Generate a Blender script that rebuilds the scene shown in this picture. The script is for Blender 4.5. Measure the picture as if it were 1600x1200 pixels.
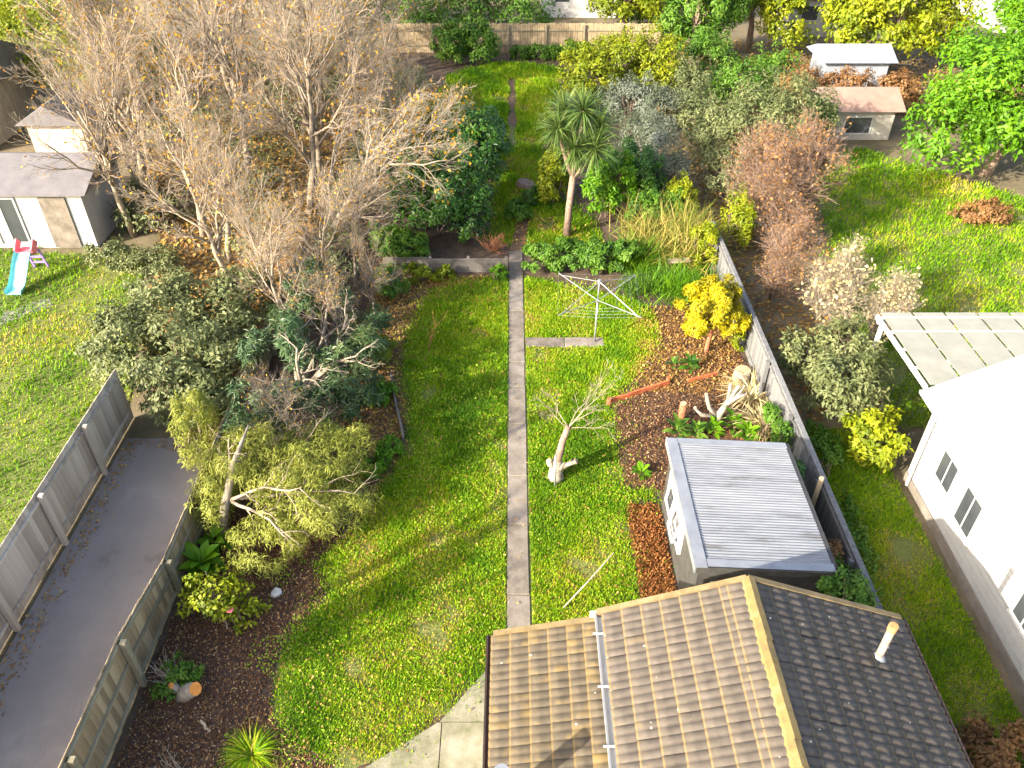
import bpy, math, random
import numpy as np
from mathutils import Vector, Matrix, Quaternion
R = math.radians
for o in list(bpy.data.objects): bpy.data.objects.remove(o)
S = bpy.context.scene
COL = S.collection
# ------------------------------------------------------------------ camera
cam_d = bpy.data.cameras.new('camera'); cam = bpy.data.objects.new('camera', cam_d); COL.objects.link(cam)
cam.location = (0, 0, 15); cam.rotation_euler = (R(51.8), 0, 0)
cam_d.sensor_width = 36; cam_d.lens = 28.125; cam_d.clip_end = 2000; cam_d.clip_start = .1
S.camera = cam
# ------------------------------------------------------------------ world and sun
SUN_EL, SUN_AZ = R(24), R(35)            # light travels towards +X +Y
trav = Vector((math.cos(SUN_EL)*math.cos(SUN_AZ), math.cos(SUN_EL)*math.sin(SUN_AZ), -math.sin(SUN_EL)))
w = bpy.data.worlds.new('World'); S.world = w; w.use_nodes = True
nt = w.node_tree; bg = nt.nodes['Background']; sky = nt.nodes.new('ShaderNodeTexSky')
sky.sky_type = 'NISHITA'; sky.sun_disc = False; sky.sun_elevation = SUN_EL; sky.dust_density = 4; sky.ozone_density = .4; sky.air_density = .9
sky.sun_rotation = math.atan2(-trav.x, -trav.y)
nt.links.new(sky.outputs[0], bg.inputs[0]); bg.inputs[1].default_value = .15
sd = bpy.data.lights.new('sun', 'SUN'); sun = bpy.data.objects.new('sun', sd); COL.objects.link(sun)
sd.energy = 4.3; sd.angle = R(.55); sd.color = (1, .91, .76)
sun.rotation_euler = trav.to_track_quat('-Z', 'Y').to_euler(); sun.location = (-30, -25, 30)
S.view_settings.view_transform = 'Standard'; S.view_settings.look = 'None'
S.view_settings.exposure = 1.95; S.view_settings.gamma = 1
# ------------------------------------------------------------------ helpers
def wl(o):
    v = Vector((0, 0, 0))
    while o is not None: v += o.location; o = o.parent
    return v
def tag(o, label, cat, group=None):
    o['label'] = label; o['category'] = cat
    if group: o['group'] = group
    return o
def struct(o): o['kind'] = 'structure'; return o
def stuff(o): o['kind'] = 'stuff'; return o
def empty(name, loc, label=None, cat=None, group=None):
    o = bpy.data.objects.new(name, None); COL.objects.link(o); o.location = loc; o.empty_display_size = .2
    if label: tag(o, label, cat, group)
    return o
def mesh_obj(name, v, f, mat, parent=None, loc=(0, 0, 0), smooth=False, rnd=None):
    me = bpy.data.meshes.new(name)
    off = wl(parent) if parent is not None else Vector(loc)
    v = np.asarray(v, dtype=float).reshape(-1, 3) - np.array(off)
    me.from_pydata(v.tolist(), [], f if isinstance(f, list) else f.tolist())
    me.update()
    if smooth: me.polygons.foreach_set('use_smooth', [True]*len(me.polygons))
    if rnd is not None:
        a = me.attributes.new('rnd', 'FLOAT', 'FACE'); a.data.foreach_set('value', np.asarray(rnd, dtype=np.float32))
    o = bpy.data.objects.new(name, me); COL.objects.link(o)
    if parent is not None: o.parent = parent
    else: o.location = loc
    if mat: me.materials.append(mat)
    return o
class MB:
    def __init__(s): s.v = []; s.f = []
    def box(s, x0, x1, y0, y1, z0, z1):
        n = len(s.v)
        s.v += [(x0,y0,z0),(x1,y0,z0),(x1,y1,z0),(x0,y1,z0),(x0,y0,z1),(x1,y0,z1),(x1,y1,z1),(x0,y1,z1)]
        s.f += [(n,n+3,n+2,n+1),(n+4,n+5,n+6,n+7),(n,n+1,n+5,n+4),(n+1,n+2,n+6,n+5),(n+2,n+3,n+7,n+6),(n+3,n,n+4,n+7)]
        return s
    def bar(s, a, b, wd, ht):                  # box beam from a to b
        a = Vector(a); b = Vector(b); d = (b-a).normalized()
        up = Vector((0,0,1)) if abs(d.z) < .95 else Vector((0,1,0))
        sx = d.cross(up).normalized()*wd/2; u = sx.cross(d).normalized()*ht/2
        n = len(s.v)
        for p in (a, b):
            for q in (-sx-u, sx-u, sx+u, -sx+u): s.v.append(tuple(p+q))
        s.f += [(n,n+1,n+2,n+3),(n+7,n+6,n+5,n+4)]+[(n+i,n+4+i,n+4+(i+1)%4,n+(i+1)%4) for i in range(4)]
        return s
    def tube(s, pts, rad, k=6, cap=True):
        pts = [Vector(p) for p in pts]; n0 = len(s.v); m = len(pts)
        if not isinstance(rad, (list, tuple)): rad = [rad]*m
        for i, p in enumerate(pts):
            d = (pts[min(i+1, m-1)]-pts[max(i-1, 0)])
            d = d.normalized() if d.length > 1e-9 else Vector((0,0,1))
            a = Vector((1,0,0)) if abs(d.x) < .8 else Vector((0,1,0))
            e1 = d.cross(a).normalized(); e2 = d.cross(e1)
            for j in range(k):
                t = 2*math.pi*j/k; s.v.append(tuple(p+(e1*math.cos(t)+e2*math.sin(t))*rad[i]))
        for i in range(m-1):
            for j in range(k):
                a = n0+i*k+j; b = n0+i*k+(j+1) % k; s.f.append((a, b, b+k, a+k))
        if cap: s.f.append(tuple(n0+(m-1)*k+j for j in range(k))); s.f.append(tuple(n0+j for j in reversed(range(k))))
        return s
    def build(s, name, mat, parent=None, loc=(0,0,0), smooth=False): return mesh_obj(name, s.v, s.f, mat, parent, loc, smooth)
# ------------------------------------------------------------------ materials
def nodes(name):
    m = bpy.data.materials.new(name); m.use_nodes = True; t = m.node_tree
    return m, t, t.nodes['Principled BSDF'], t.nodes['Material Output']
def N(t, typ, **kw):
    n = t.nodes.new(typ)
    for k, v in kw.items(): setattr(n, k, v)
    return n
def ramp(t, cols, pos=None):
    r = N(t, 'ShaderNodeValToRGB'); e = r.color_ramp.elements
    pos = pos or [i/(len(cols)-1) for i in range(len(cols))]
    e[0].position = pos[0]; e[0].color = (*cols[0], 1); e[1].position = pos[-1]; e[1].color = (*cols[-1], 1)
    for c, p in zip(cols[1:-1], pos[1:-1]): q = e.new(p); q.color = (*c, 1)
    return r
def surf(name, cols, scale=3., rough=.85, bump=0., bscale=None, metal=0., rand=0., pos=None, detail=6, stretch=None):
    m, t, b, out = nodes(name)
    tc = N(t, 'ShaderNodeTexCoord'); mp = N(t, 'ShaderNodeMapping'); t.links.new(tc.outputs['Object'], mp.inputs[0])
    if stretch: mp.inputs['Scale'].default_value = stretch
    nz = N(t, 'ShaderNodeTexNoise'); nz.inputs['Scale'].default_value = scale; nz.inputs['Detail'].default_value = detail; nz.inputs['Roughness'].default_value = .65
    t.links.new(mp.outputs[0], nz.inputs['Vector'])
    rp = ramp(t, cols, pos or [.3+.4*i/(len(cols)-1) for i in range(len(cols))])
    if rand:
        oi = N(t, 'ShaderNodeObjectInfo'); ad = N(t, 'ShaderNodeMath', operation='MULTIPLY_ADD'); sb = N(t, 'ShaderNodeMath', operation='SUBTRACT')
        t.links.new(oi.outputs['Random'], sb.inputs[0]); sb.inputs[1].default_value = .5
        t.links.new(sb.outputs[0], ad.inputs[0]); ad.inputs[1].default_value = rand; t.links.new(nz.outputs[0], ad.inputs[2]); t.links.new(ad.outputs[0], rp.inputs[0])
    else: t.links.new(nz.outputs[0], rp.inputs[0])
    t.links.new(rp.outputs[0], b.inputs['Base Color']); b.inputs['Roughness'].default_value = rough; b.inputs['Metallic'].default_value = metal
    if bump:
        n2 = N(t, 'ShaderNodeTexNoise'); n2.inputs['Scale'].default_value = bscale or scale*6; n2.inputs['Detail'].default_value = 5
        t.links.new(mp.outputs[0], n2.inputs['Vector'])
        bp = N(t, 'ShaderNodeBump'); bp.inputs['Strength'].default_value = bump; bp.inputs['Distance'].default_value = .03
        t.links.new(n2.outputs[0], bp.inputs['Height']); t.links.new(bp.outputs[0], b.inputs['Normal'])
    return m
def leafmat(name, cols, trans=.35, rough=.55, spec=.3, pos=None):
    m, t, b, out = nodes(name)
    def sat(c):
        l = .3*c[0]+.6*c[1]+.1*c[2]; return tuple(max(.004, l+(x-l)*(1.12 if name in ('grass', 'weed') else 1.14)) for x in c)
    cols = [sat(c) for c in cols]
    at = N(t, 'ShaderNodeAttribute', attribute_name='rnd'); rp = ramp(t, cols, pos); t.links.new(at.outputs['Fac'], rp.inputs[0])
    t.links.new(rp.outputs[0], b.inputs['Base Color']); b.inputs['Roughness'].default_value = rough; b.inputs['Specular IOR Level'].default_value = spec
    tr = N(t, 'ShaderNodeBsdfTranslucent'); t.links.new(rp.outputs[0], tr.inputs[0]); mx = N(t, 'ShaderNodeMixShader'); mx.inputs[0].default_value = trans
    t.links.new(b.outputs[0], mx.inputs[1]); t.links.new(tr.outputs[0], mx.inputs[2]); t.links.new(mx.outputs[0], out.inputs[0])
    return m
M = {}
M['soil'] = surf('soil', [(.035,.022,.014),(.075,.048,.03),(.12,.085,.05)], 2.2, .95, .8, 30)
M['mulch'] = surf('mulch', [(.028,.015,.01),(.06,.034,.022),(.1,.06,.036)], 9, .95, 1., 45)
M['litter'] = surf('litter', [(.05,.03,.018),(.11,.065,.035),(.16,.10,.05)], 6, .95, .9, 40)
M['turf'] = surf('turf', [(.05,.045,.02),(.1,.12,.02),(.15,.17,.035),(.17,.12,.06)], 16, .95, 1., 60, pos=[.3,.45,.58,.7], detail=9)
M['ground'] = surf('ground', [(.07,.06,.028),(.12,.095,.05),(.17,.13,.075)], .7, .95, .5, 12)
M['concrete'] = surf('concrete', [(.1,.083,.066),(.165,.14,.112),(.22,.19,.158)], 2.5, .9, .35, 60, rand=.25)
M['mossconc'] = surf('mossconc', [(.1,.1,.045),(.2,.185,.125),(.29,.27,.21)], 1.6, .9, .3, 50, rand=.15)
M['asphalt'] = surf('asphalt', [(.1,.088,.08),(.19,.168,.153),(.22,.195,.178),(.29,.26,.235)], .45, .9, .5, 90, pos=[.3,.42,.58,.72], detail=10)
M['timber'] = surf('timber', [(.17,.125,.07),(.3,.225,.13),(.4,.32,.2)], 2.2, .85, .3, 20, rand=.35, stretch=(4,4,.6))
M['rail'] = surf('rail', [(.14,.125,.075),(.22,.19,.12),(.28,.25,.17)], 3, .85, .3, 20, rand=.2, stretch=(4,.5,4))
M['greyfence'] = surf('greyfence', [(.075,.077,.08),(.125,.128,.13),(.175,.175,.172)], 2.5, .85, .25, 20, rand=.3, stretch=(4,4,.7))
M['oldfence'] = surf('oldfence', [(.26,.22,.175),(.4,.35,.285),(.5,.445,.375)], 2.5, .9, .3, 20, rand=.3, stretch=(3,3,.7))
M['orange'] = surf('orange', [(.26,.06,.02),(.4,.1,.033),(.44,.15,.06)], 6, .85, .4, 40)
M['wallwood'] = surf('wallwood', [(.07,.062,.055),(.12,.105,.09),(.17,.15,.13)], 3, .9, .4, 25, rand=.2, stretch=(.6,3,3))
M['shedwall'] = surf('shedwall', [(.028,.027,.024),(.046,.044,.038),(.065,.062,.053)], 3, .8, .3, 40)
M['shedroof'] = surf('shedroof', [(.12,.115,.11),(.185,.195,.213),(.225,.237,.255),(.26,.27,.288)], 1.6, .45, .05, 20, metal=.3, rand=.1, pos=[.27,.4,.55,.7], stretch=(.6,3.5,1))
M['flash'] = surf('flash', [(.19,.2,.217),(.245,.255,.272),(.29,.3,.313)], 2, .45, metal=.3)
M['dark'] = surf('dark', [(.02,.02,.022),(.035,.034,.034)], 4, .7)
M['white'] = surf('white', [(.36,.355,.345),(.45,.445,.43)], 3, .5)
M['cream'] = surf('cream', [(.3,.285,.25),(.38,.362,.325)], 2, .7)
M['galv'] = surf('galv', [(.3,.31,.33),(.42,.43,.45)], 8, .45, metal=.6)
M['brownmetal'] = surf('brownmetal', [(.06,.035,.025),(.1,.06,.045)], 5, .6)
M['yellowtrim'] = surf('yellowtrim', [(.1,.075,.04),(.155,.11,.045),(.2,.15,.075)], 4, .8, .2, 40, rand=.2)
M['ridge'] = surf('ridge', [(.13,.092,.035),(.19,.13,.04),(.22,.16,.07)], 5, .85, .2, 40, rand=.2)
M['rust'] = surf('rust', [(.25,.1,.03),(.45,.25,.1)], 20, .9)
M['barkpale'] = surf('barkpale', [(.15,.12,.085),(.27,.225,.165),(.35,.3,.235)], 9, .9, .5, 50)
M['barkgrey'] = surf('barkgrey', [(.15,.115,.08),(.25,.2,.145),(.33,.27,.2)], 8, .9, .4, 50)
M['bark'] = surf('bark', [(.09,.06,.042),(.17,.12,.085),(.25,.19,.14)], 8, .95, .6, 40)
M['barkred'] = surf('barkred', [(.2,.07,.03),(.34,.14,.07)], 10, .9, .5, 50)
M['barkpink'] = surf('barkpink', [(.11,.07,.05),(.2,.135,.1),(.27,.19,.145)], 8, .9)
M['cut'] = surf('cut', [(.33,.23,.13),(.43,.33,.21)], 12, .8)
M['cutorange'] = surf('cutorange', [(.6,.2,.03),(.75,.32,.06)], 14, .8)
M['paintwhite'] = surf('paintwhite', [(.13,.1,.07),(.27,.23,.18),(.36,.325,.275)], 7, .85, .4, 40)
M['bluewhite'] = surf('bluewhite', [(.19,.213,.245),(.25,.275,.31)], .6, .5)
M['roofdark'] = surf('roofdark', [(.09,.085,.09),(.14,.13,.135)], 2, .8)
M['roofpink'] = surf('roofpink', [(.2,.125,.095),(.28,.18,.14)], 2, .85)
M['glass'] = surf('glass', [(.03,.035,.04),(.06,.065,.07)], 1, .12)
M['poly'] = surf('poly', [(.2,.195,.15),(.27,.26,.21)], 2, .4)
M['stone'] = surf('stone', [(.4,.38,.34),(.55,.53,.5)], 12, .9, .5, 30)
for n, c in dict(pink=(.7,.16,.2), purple=(.25,.16,.5), teal=(.2,.55,.55)).items(): M[n] = surf(n, [c, tuple(min(1,x*1.15) for x in c)], 3, .5)
# concrete roof tile: brown grey body, yellow lichen on the exposed front edge
def tilemat(name, body, lichen, amt):
    m, t, b, out = nodes(name)
    tc = N(t, 'ShaderNodeTexCoord'); sp = N(t, 'ShaderNodeSeparateXYZ'); t.links.new(tc.outputs['Object'], sp.inputs[0])
    oi = N(t, 'ShaderNodeObjectInfo'); vm = N(t, 'ShaderNodeVectorMath', operation='MULTIPLY_ADD')
    cb = N(t, 'ShaderNodeCombineXYZ')
    for i in range(3): t.links.new(oi.outputs['Random'], cb.inputs[i])
    t.links.new(cb.outputs[0], vm.inputs[0]); vm.inputs[1].default_value = (37, 51, 23); t.links.new(tc.outputs['Object'], vm.inputs[2])
    nz = N(t, 'ShaderNodeTexNoise'); nz.inputs['Scale'].default_value = 5; nz.inputs['Detail'].default_value = 6; t.links.new(vm.outputs[0], nz.inputs['Vector'])
    rp = ramp(t, body, [.3,.5,.7]); t.links.new(nz.outputs[0], rp.inputs[0])
    mr = N(t, 'ShaderNodeMapRange'); mr.inputs['From Min'].default_value = .338; mr.inputs['From Max'].default_value = .352; t.links.new(sp.outputs[0], mr.inputs[0])
    n2 = N(t, 'ShaderNodeTexNoise'); n2.inputs['Scale'].default_value = 3; t.links.new(vm.outputs[0], n2.inputs['Vector'])
    r2 = N(t, 'ShaderNodeMapRange'); r2.inputs['From Min'].default_value = .62-amt; r2.inputs['From Max'].default_value = .9-amt; t.links.new(n2.outputs[0], r2.inputs[0])
    mul = N(t, 'ShaderNodeMath', operation='MULTIPLY'); mul.inputs[1].default_value = .55; t.links.new(mr.outputs[0], mul.inputs[0])
    mxm = N(t, 'ShaderNodeMath', operation='MAXIMUM'); t.links.new(mul.outputs[0], mxm.inputs[0]); t.links.new(r2.outputs[0], mxm.inputs[1])
    mx = N(t, 'ShaderNodeMix', data_type='RGBA'); t.links.new(mxm.outputs[0], mx.inputs[0]); t.links.new(rp.outputs[0], mx.inputs[6]); mx.inputs[7].default_value = (*lichen, 1)
    # pale lichen spots
    vo = N(t, 'ShaderNodeTexVoronoi'); vo.inputs['Scale'].default_value = 3.2; t.links.new(vm.outputs[0], vo.inputs['Vector'])
    lt = N(t, 'ShaderNodeMath', operation='LESS_THAN'); lt.inputs[1].default_value = .05; t.links.new(vo.outputs['Distance'], lt.inputs[0])
    m2 = N(t, 'ShaderNodeMix', data_type='RGBA'); t.links.new(lt.outputs[0], m2.inputs[0]); t.links.new(mx.outputs[2], m2.inputs[6]); m2.inputs[7].default_value = (.5,.48,.4,1)
    t.links.new(m2.outputs[2], b.inputs['Base Color']); b.inputs['Roughness'].default_value = .8
    n3 = N(t, 'ShaderNodeTexNoise'); n3.inputs['Scale'].default_value = 60; t.links.new(vm.outputs[0], n3.inputs['Vector'])
    bp = N(t, 'ShaderNodeBump'); bp.inputs['Strength'].default_value = .25; bp.inputs['Distance'].default_value = .01; t.links.new(n3.outputs[0], bp.inputs['Height']); t.links.new(bp.outputs[0], b.inputs['Normal'])
    return m
M['tile'] = tilemat('tile', [(.045,.036,.027),(.063,.051,.039),(.08,.066,.052)], (.17,.115,.035), -.04)
M['tilelichen'] = tilemat('tilelichen', [(.042,.032,.019),(.061,.047,.028),(.078,.061,.038)], (.14,.093,.025), .1)
LM = {
 'grass': leafmat('grass', [(.07,.16,.006),(.15,.28,.01),(.27,.4,.016),(.4,.4,.05),(.44,.33,.13)], .4, .6, .2, [0,.35,.65,.88,1]),
 'weed': leafmat('weed', [(.08,.17,.01),(.16,.29,.015),(.28,.41,.03),(.38,.4,.08)], .35),
 'grassdry': leafmat('grassdry', [(.16,.2,.03),(.3,.28,.08)], .3),
 'dark': leafmat('dark', [(.015,.045,.01),(.035,.09,.014),(.06,.14,.02),(.1,.18,.03)], .25, .4, .45),
 'mid': leafmat('mid', [(.025,.065,.012),(.06,.13,.02),(.1,.19,.03),(.15,.22,.05)], .3),
 'bright': leafmat('bright', [(.04,.1,.01),(.09,.2,.02),(.16,.29,.03)], .35),
 'yg': leafmat('yg', [(.07,.1,.012),(.14,.18,.02),(.24,.27,.03),(.3,.3,.05)], .35),
 'yellow': leafmat('yellow', [(.1,.11,.008),(.28,.25,.01),(.44,.37,.015),(.5,.43,.05)], .35),
 'olive': leafmat('olive', [(.06,.075,.03),(.12,.14,.06),(.2,.21,.1)], .25),
 'silver': leafmat('silver', [(.035,.05,.025),(.08,.1,.06),(.15,.17,.13),(.3,.31,.27)], .2),
 'narrow': leafmat('narrow', [(.02,.045,.02),(.045,.085,.035),(.08,.13,.05),(.14,.16,.06)], .25, .45, .4),
 'feather': leafmat('feather', [(.13,.15,.03),(.26,.28,.065),(.38,.39,.12)], .35),
 'brown': leafmat('brown', [(.1,.055,.03),(.2,.11,.05),(.3,.17,.07)], .3),
 'orange': leafmat('orangeleaf', [(.22,.1,.02),(.4,.22,.03),(.5,.33,.06)], .35),
 'reed': leafmat('reed', [(.06,.11,.02),(.16,.2,.04),(.34,.28,.09),(.42,.33,.14)], .3),
 'straw': leafmat('straw', [(.34,.27,.13),(.5,.42,.23),(.6,.53,.33)], .3),
 'cord': leafmat('cord', [(.035,.07,.02),(.08,.13,.035),(.16,.21,.07)], .25, .4, .4),
 'chip': leafmat('chip', [(.045,.025,.016),(.12,.064,.035),(.22,.125,.066),(.4,.29,.17)], 0, .9, .1, [0,.5,.85,1]),
 'chipred': leafmat('chipred', [(.07,.028,.014),(.16,.07,.03),(.26,.13,.055)], 0, .9, .1),
 'fallen': leafmat('fallen', [(.14,.07,.025),(.26,.15,.05),(.38,.27,.09)], .1),
}
# ------------------------------------------------------------------ foliage
def unit(a): return a/np.maximum(np.linalg.norm(a, axis=1, keepdims=True), 1e-9)
def leaf_geo(rng, P, nrm, L, W, droop=.15):
    n = len(P); d = rng.normal(size=(n,3)); d -= nrm*np.sum(d*nrm, axis=1, keepdims=True)*.7; d = unit(d); s = unit(np.cross(nrm, d))
    l = (L*rng.uniform(.6,1.3,n))[:,None]; wd = (W*rng.uniform(.7,1.25,n))[:,None]
    m = P+d*l*.5; tip = P+d*l-np.array([0,0,1])*l*droop
    V = np.stack([P, m+s*wd*.5, tip, m-s*wd*.5], 1).reshape(-1,3); F = np.arange(4*n).reshape(n,4)
    return V, F
def cloud(rng, blobs, n, clump=.24, ncl=None, shell=.55):
    vol = np.array([b[3]*b[4]*b[5] for b in blobs])**.75; cnt = np.maximum(1, (n*vol/vol.sum()).astype(int))
    PP, NN, CC = [], [], []
    for b, k in zip(blobs, cnt):
        c = np.array(b[:3]); r = np.array(b[3:6]); nc = ncl or int(max(14, min(70, 26*(r.mean())**1.1+14)))
        cd = unit(rng.normal(size=(nc,3))); cr = rng.uniform(shell,1.03,nc)[:,None]; cc = cd*cr
        cc[:,2] = np.where(cc[:,2] < -.55, -cc[:,2]*.6, cc[:,2]); cs = rng.uniform(.6,1.35,nc); cv = rng.uniform(0,1,nc)
        i = rng.integers(0, nc, k); q = rng.normal(size=(k,3)); q = unit(q)*np.cbrt(rng.uniform(.15,1,k))[:,None]
        p = cc[i]+q*(clump*cs[i])[:,None]
        PP.append(c+p*r); NN.append(unit(q*.6+unit(p)*.6+np.array([0,0,.55])+rng.normal(size=(k,3))*.35)); CC.append(cv[i])
    return np.concatenate(PP), np.concatenate(NN), np.concatenate(CC)
def crown(name, rng, blobs, n, L, W, mat, parent, clump=.24, ncl=None, droop=.15, shell=.55, zmin=.02):
    P, Nn, C = cloud(rng, blobs, n, clump, ncl, shell)
    P[:,2] = np.maximum(P[:,2], zmin+rng.uniform(0,.12,len(P)))
    V, F = leaf_geo(rng, P, Nn, L, W, droop); V[:,2] = np.maximum(V[:,2], .01)
    rn = np.clip(.55*C+.45*rng.uniform(0,1,len(P)), 0, 1)
    return mesh_obj(name, V+np.array(wl(parent)), F, mat, parent, rnd=rn)
def strands(rng, B, D, L, W, droop, seg=3):
    """blades: base points B, directions D, lengths L, widths W -> strips"""
    n = len(B); side = unit(np.cross(D, np.array([0,0,1.])+rng.normal(size=(n,3))*.3)); V = []; p = B.copy(); d = D.copy(); st = (L/seg)[:,None]
    for k in range(seg+1):
        wk = (W*(1-(k/seg)**1.5*.93)*(.55 if k == 0 else 1))[:,None]*.5
        V += [p-side*wk, p+side*wk]; p = p+d*st; d = unit(d-np.array([0,0,1.])*(droop/seg))
    V = np.stack(V, 1).reshape(-1,3); m = 2*(seg+1); o = (np.arange(n)*m)[:,None]
    F = np.concatenate([o+np.array([[2*k,2*k+1,2*k+3,2*k+2]]) for k in range(seg)], 0)
    return V, F, np.tile(np.arange(n), seg)
def strand_obj(name, rng, B, D, L, W, droop, mat, parent=None, seg=3, loc=(0,0,0), floor=.01):
    V, F, idx = strands(rng, B, unit(D), L, W, droop, seg); V[:,2] = np.maximum(V[:,2], floor); rn = rng.uniform(0,1,len(B))[idx]
    base = np.array(wl(parent)) if parent is not None else np.array(loc)
    return mesh_obj(name, V+base, F, mat, parent, loc, rnd=rn)
def grow(rnd, base, d, L, r, lev, maxlev, out, nch=(5,5,4,3), ratio=.62, gn=.22, trop=(0,0,.12), ang=(.5,1.0), start=.25):
    nseg = max(3, 6-lev); p = Vector(base); d = Vector(d).normalized(); pts = [p.copy()]; ds = [d.copy()]
    for i in range(nseg):
        d = (d+Vector((rnd.gauss(0,gn), rnd.gauss(0,gn), rnd.gauss(0,gn)))+Vector(trop)).normalized()
        p = p+d*(L/nseg); pts.append(p.copy()); ds.append(d.copy())
    rr = [max(.0035, r*(1-.72*i/nseg)) for i in range(nseg+1)]; out.append((pts, rr, lev))
    if lev >= maxlev: return
    for c in range(nch[min(lev, len(nch)-1)]):
        f = start+(1-start)*(c+rnd.random())/nch[min(lev, len(nch)-1)]; k = min(nseg-1, int(f*nseg)); q = pts[k].lerp(pts[k+1], f*nseg-k)
        ax = ds[k].orthogonal().normalized(); ax.rotate(Quaternion(ds[k], rnd.uniform(0, 6.283))); nd = ds[k].copy(); nd.rotate(Quaternion(ax, rnd.uniform(*ang)))
        grow(rnd, q, nd, L*ratio*rnd.uniform(.7,1.15)*(1-.35*f), max(.004, rr[k]*.6), lev+1, maxlev, out, nch, ratio, gn, trop, ang, start)
def limbs(name, out, mat, parent, zmin=None):
    mb = MB()
    for pts, rr, lev in out: mb.tube([p+wl(parent) for p in pts], rr, 7 if lev == 0 else 5 if lev == 1 else 3, cap=lev < 2)
    return mb.build(name, mat, parent, smooth=True)
SEED = [10]
def rngs():
    SEED[0] += 7; return np.random.default_rng(SEED[0]), random.Random(SEED[0])
def shrub(name, label, cat, loc, blobs, n, L, W, mat, bark='bark', stems=4, h=None, group=None, trunk=None, **kw):
    """empty > crown (leaf sized faces), trunk or stems"""
    rng, rd = rngs(); e = empty(name, loc, label, cat, group)
    crown('crown', rng, blobs, n, L, W, LM[mat], e, **kw)
    out = []
    if trunk:            # (height, radius)
        grow(rd, (0,0,-.05), (rd.gauss(0,.06), rd.gauss(0,.06), 1), trunk[0], trunk[1], 0, 2, out, (6,4), .6, .1, (0,0,.1), (.4,.9), .4)
    else:
        for b in blobs:
            out = []
            for s in range(max(1, stems//len(blobs)+1)):
                grow(rd, (b[0]*.7+rd.gauss(0,.1), b[1]*.7+rd.gauss(0,.1), -.03), (rd.gauss(0,.35)+b[0]*.12, rd.gauss(0,.35)+b[1]*.12, 1), max(.2, (b[2]+b[5]*.5)), .02+.012*b[5], 0, 1, out, (4,), .5, .12)
                limbs('stem', out, M[bark], e); out = []
    if trunk: limbs('trunk', out, M[bark], e)
    return e
def baretree(name, label, loc, h, r, mat, dirn=(0,0,1), maxlev=4, group=None, leaf=None, nleaf=0, nch=(7,6,5,4), trop=(0,0,.1), gn=.16, ang=(.4,.95), cat='tree', ratio=.62, start=.25):
    rng, rd = rngs(); e = empty(name, loc, label, cat, group); out = []
    grow(rd, (0,0,-.1), dirn, h, r, 0, maxlev, out, nch, ratio, gn, trop, ang, start)
    tr = [o for o in out if o[2] <= 1]; tw = [o for o in out if o[2] > 1]
    limbs('trunk', tr, M[mat], e); limbs('twigs', tw, M[mat], e)
    if leaf:
        P = np.array([tuple(o[0][rd.randrange(1, len(o[0]))]) for o in rd.choices(tw, k=nleaf)])+rng.normal(size=(nleaf,3))*.08
        P[:,2] = np.maximum(P[:,2], .05); V, F = leaf_geo(rng, P, unit(rng.normal(size=(nleaf,3))+np.array([0,0,.5])), .13, .09)
        V[:,2] = np.maximum(V[:,2], .01)
        mesh_obj('crown', V+np.array(loc), F, LM[leaf], e, rnd=rng.uniform(0,1,nleaf))
    return e
def copy_tree(e, loc, rz, sc, label, group=None):
    c = e.copy(); COL.objects.link(c); c.location = loc; c.rotation_euler = (0,0,rz); c.scale = (sc,)*3; c['label'] = label
    if group: c['group'] = group
    for ch in e.children: k = ch.copy(); COL.objects.link(k); k.parent = c
    return c
# ------------------------------------------------------------------ ground sheets
def inside(poly, x, y):
    r = np.zeros(len(x), bool); n = len(poly); j = n-1
    for i in range(n):
        xi, yi = poly[i]; xj, yj = poly[j]
        c = ((yi > y) != (yj > y)) & (x < (xj-xi)*(y-yi)/((yj-yi) or 1e-9)+xi); r ^= c; j = i
    return r
def ragged(poly, step=.35, amp=.09, seed=1):
    rd = random.Random(seed); out = []
    for i, a in enumerate(poly):
        b = poly[(i+1) % len(poly)]; n = max(1, int(math.dist(a, b)/step))
        for k in range(n): t = k/n; out.append((a[0]+(b[0]-a[0])*t+rd.gauss(0, amp), a[1]+(b[1]-a[1])*t+rd.gauss(0, amp)))
    return out
from mathutils.geometry import tessellate_polygon
def sheet(name, poly, z, mat, rag=True, seed=1, amp=.08):
    p = ragged(poly, .35, amp, seed) if rag else poly
    v = [(x, y, z) for x, y in p]; f = [tuple(t) for t in tessellate_polygon([[Vector(q) for q in v]])]
    f = [t if (Vector(v[t[1]])-Vector(v[t[0]])).cross(Vector(v[t[2]])-Vector(v[t[0]])).z > 0 else t[::-1] for t in f]
    return struct(mesh_obj(name, v, f, mat))
g = MB(); g.v = [(-300,-200,-.02),(300,-200,-.02),(300,400,-.02),(-300,400,-.02)]; g.f = [(0,1,2,3)]
struct(g.build('ground', M['ground']))
struct(MB().box(-7.6,7.4,4.5,54,-.3,-.004).build('garden_soil', M['soil']))
LAWN = [(-2.0,25.2),(-2.9,24.2),(-3.35,22),(-3.4,20.4),(-2.95,17.9),(-2.8,16.2),(-3.4,14.6),(-3.9,13.2),(-4.5,12.2),(-4.1,11.3),(-4.9,10.0),(-4.9,8.9),(-4.4,8.0),(-3.1,7.3),
        (-2.2,7.7),(-.42,9.5),(-.35,10.1),(2.85,10.1),(2.87,11.2),(2.88,14.2),(3.7,14.25),(3.7,14.5),(2.9,14.65),(2.9,16.2),(2.8,18.2),(4.0,19.7),(4.6,21),(4.9,22.5),(4.3,23.7),(1.2,25.0),(.4,25.3)]
UPPER = [(-.9,28),(1.2,27.6),(3.6,27.8),(3.2,30),(1.3,33),(1.3,36),(1.8,41),(3.0,49.5),(1.5,51),(-1,51.2),(-3.9,48.5),(-2.9,44),(-1.2,39),(-.7,32)]
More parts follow.
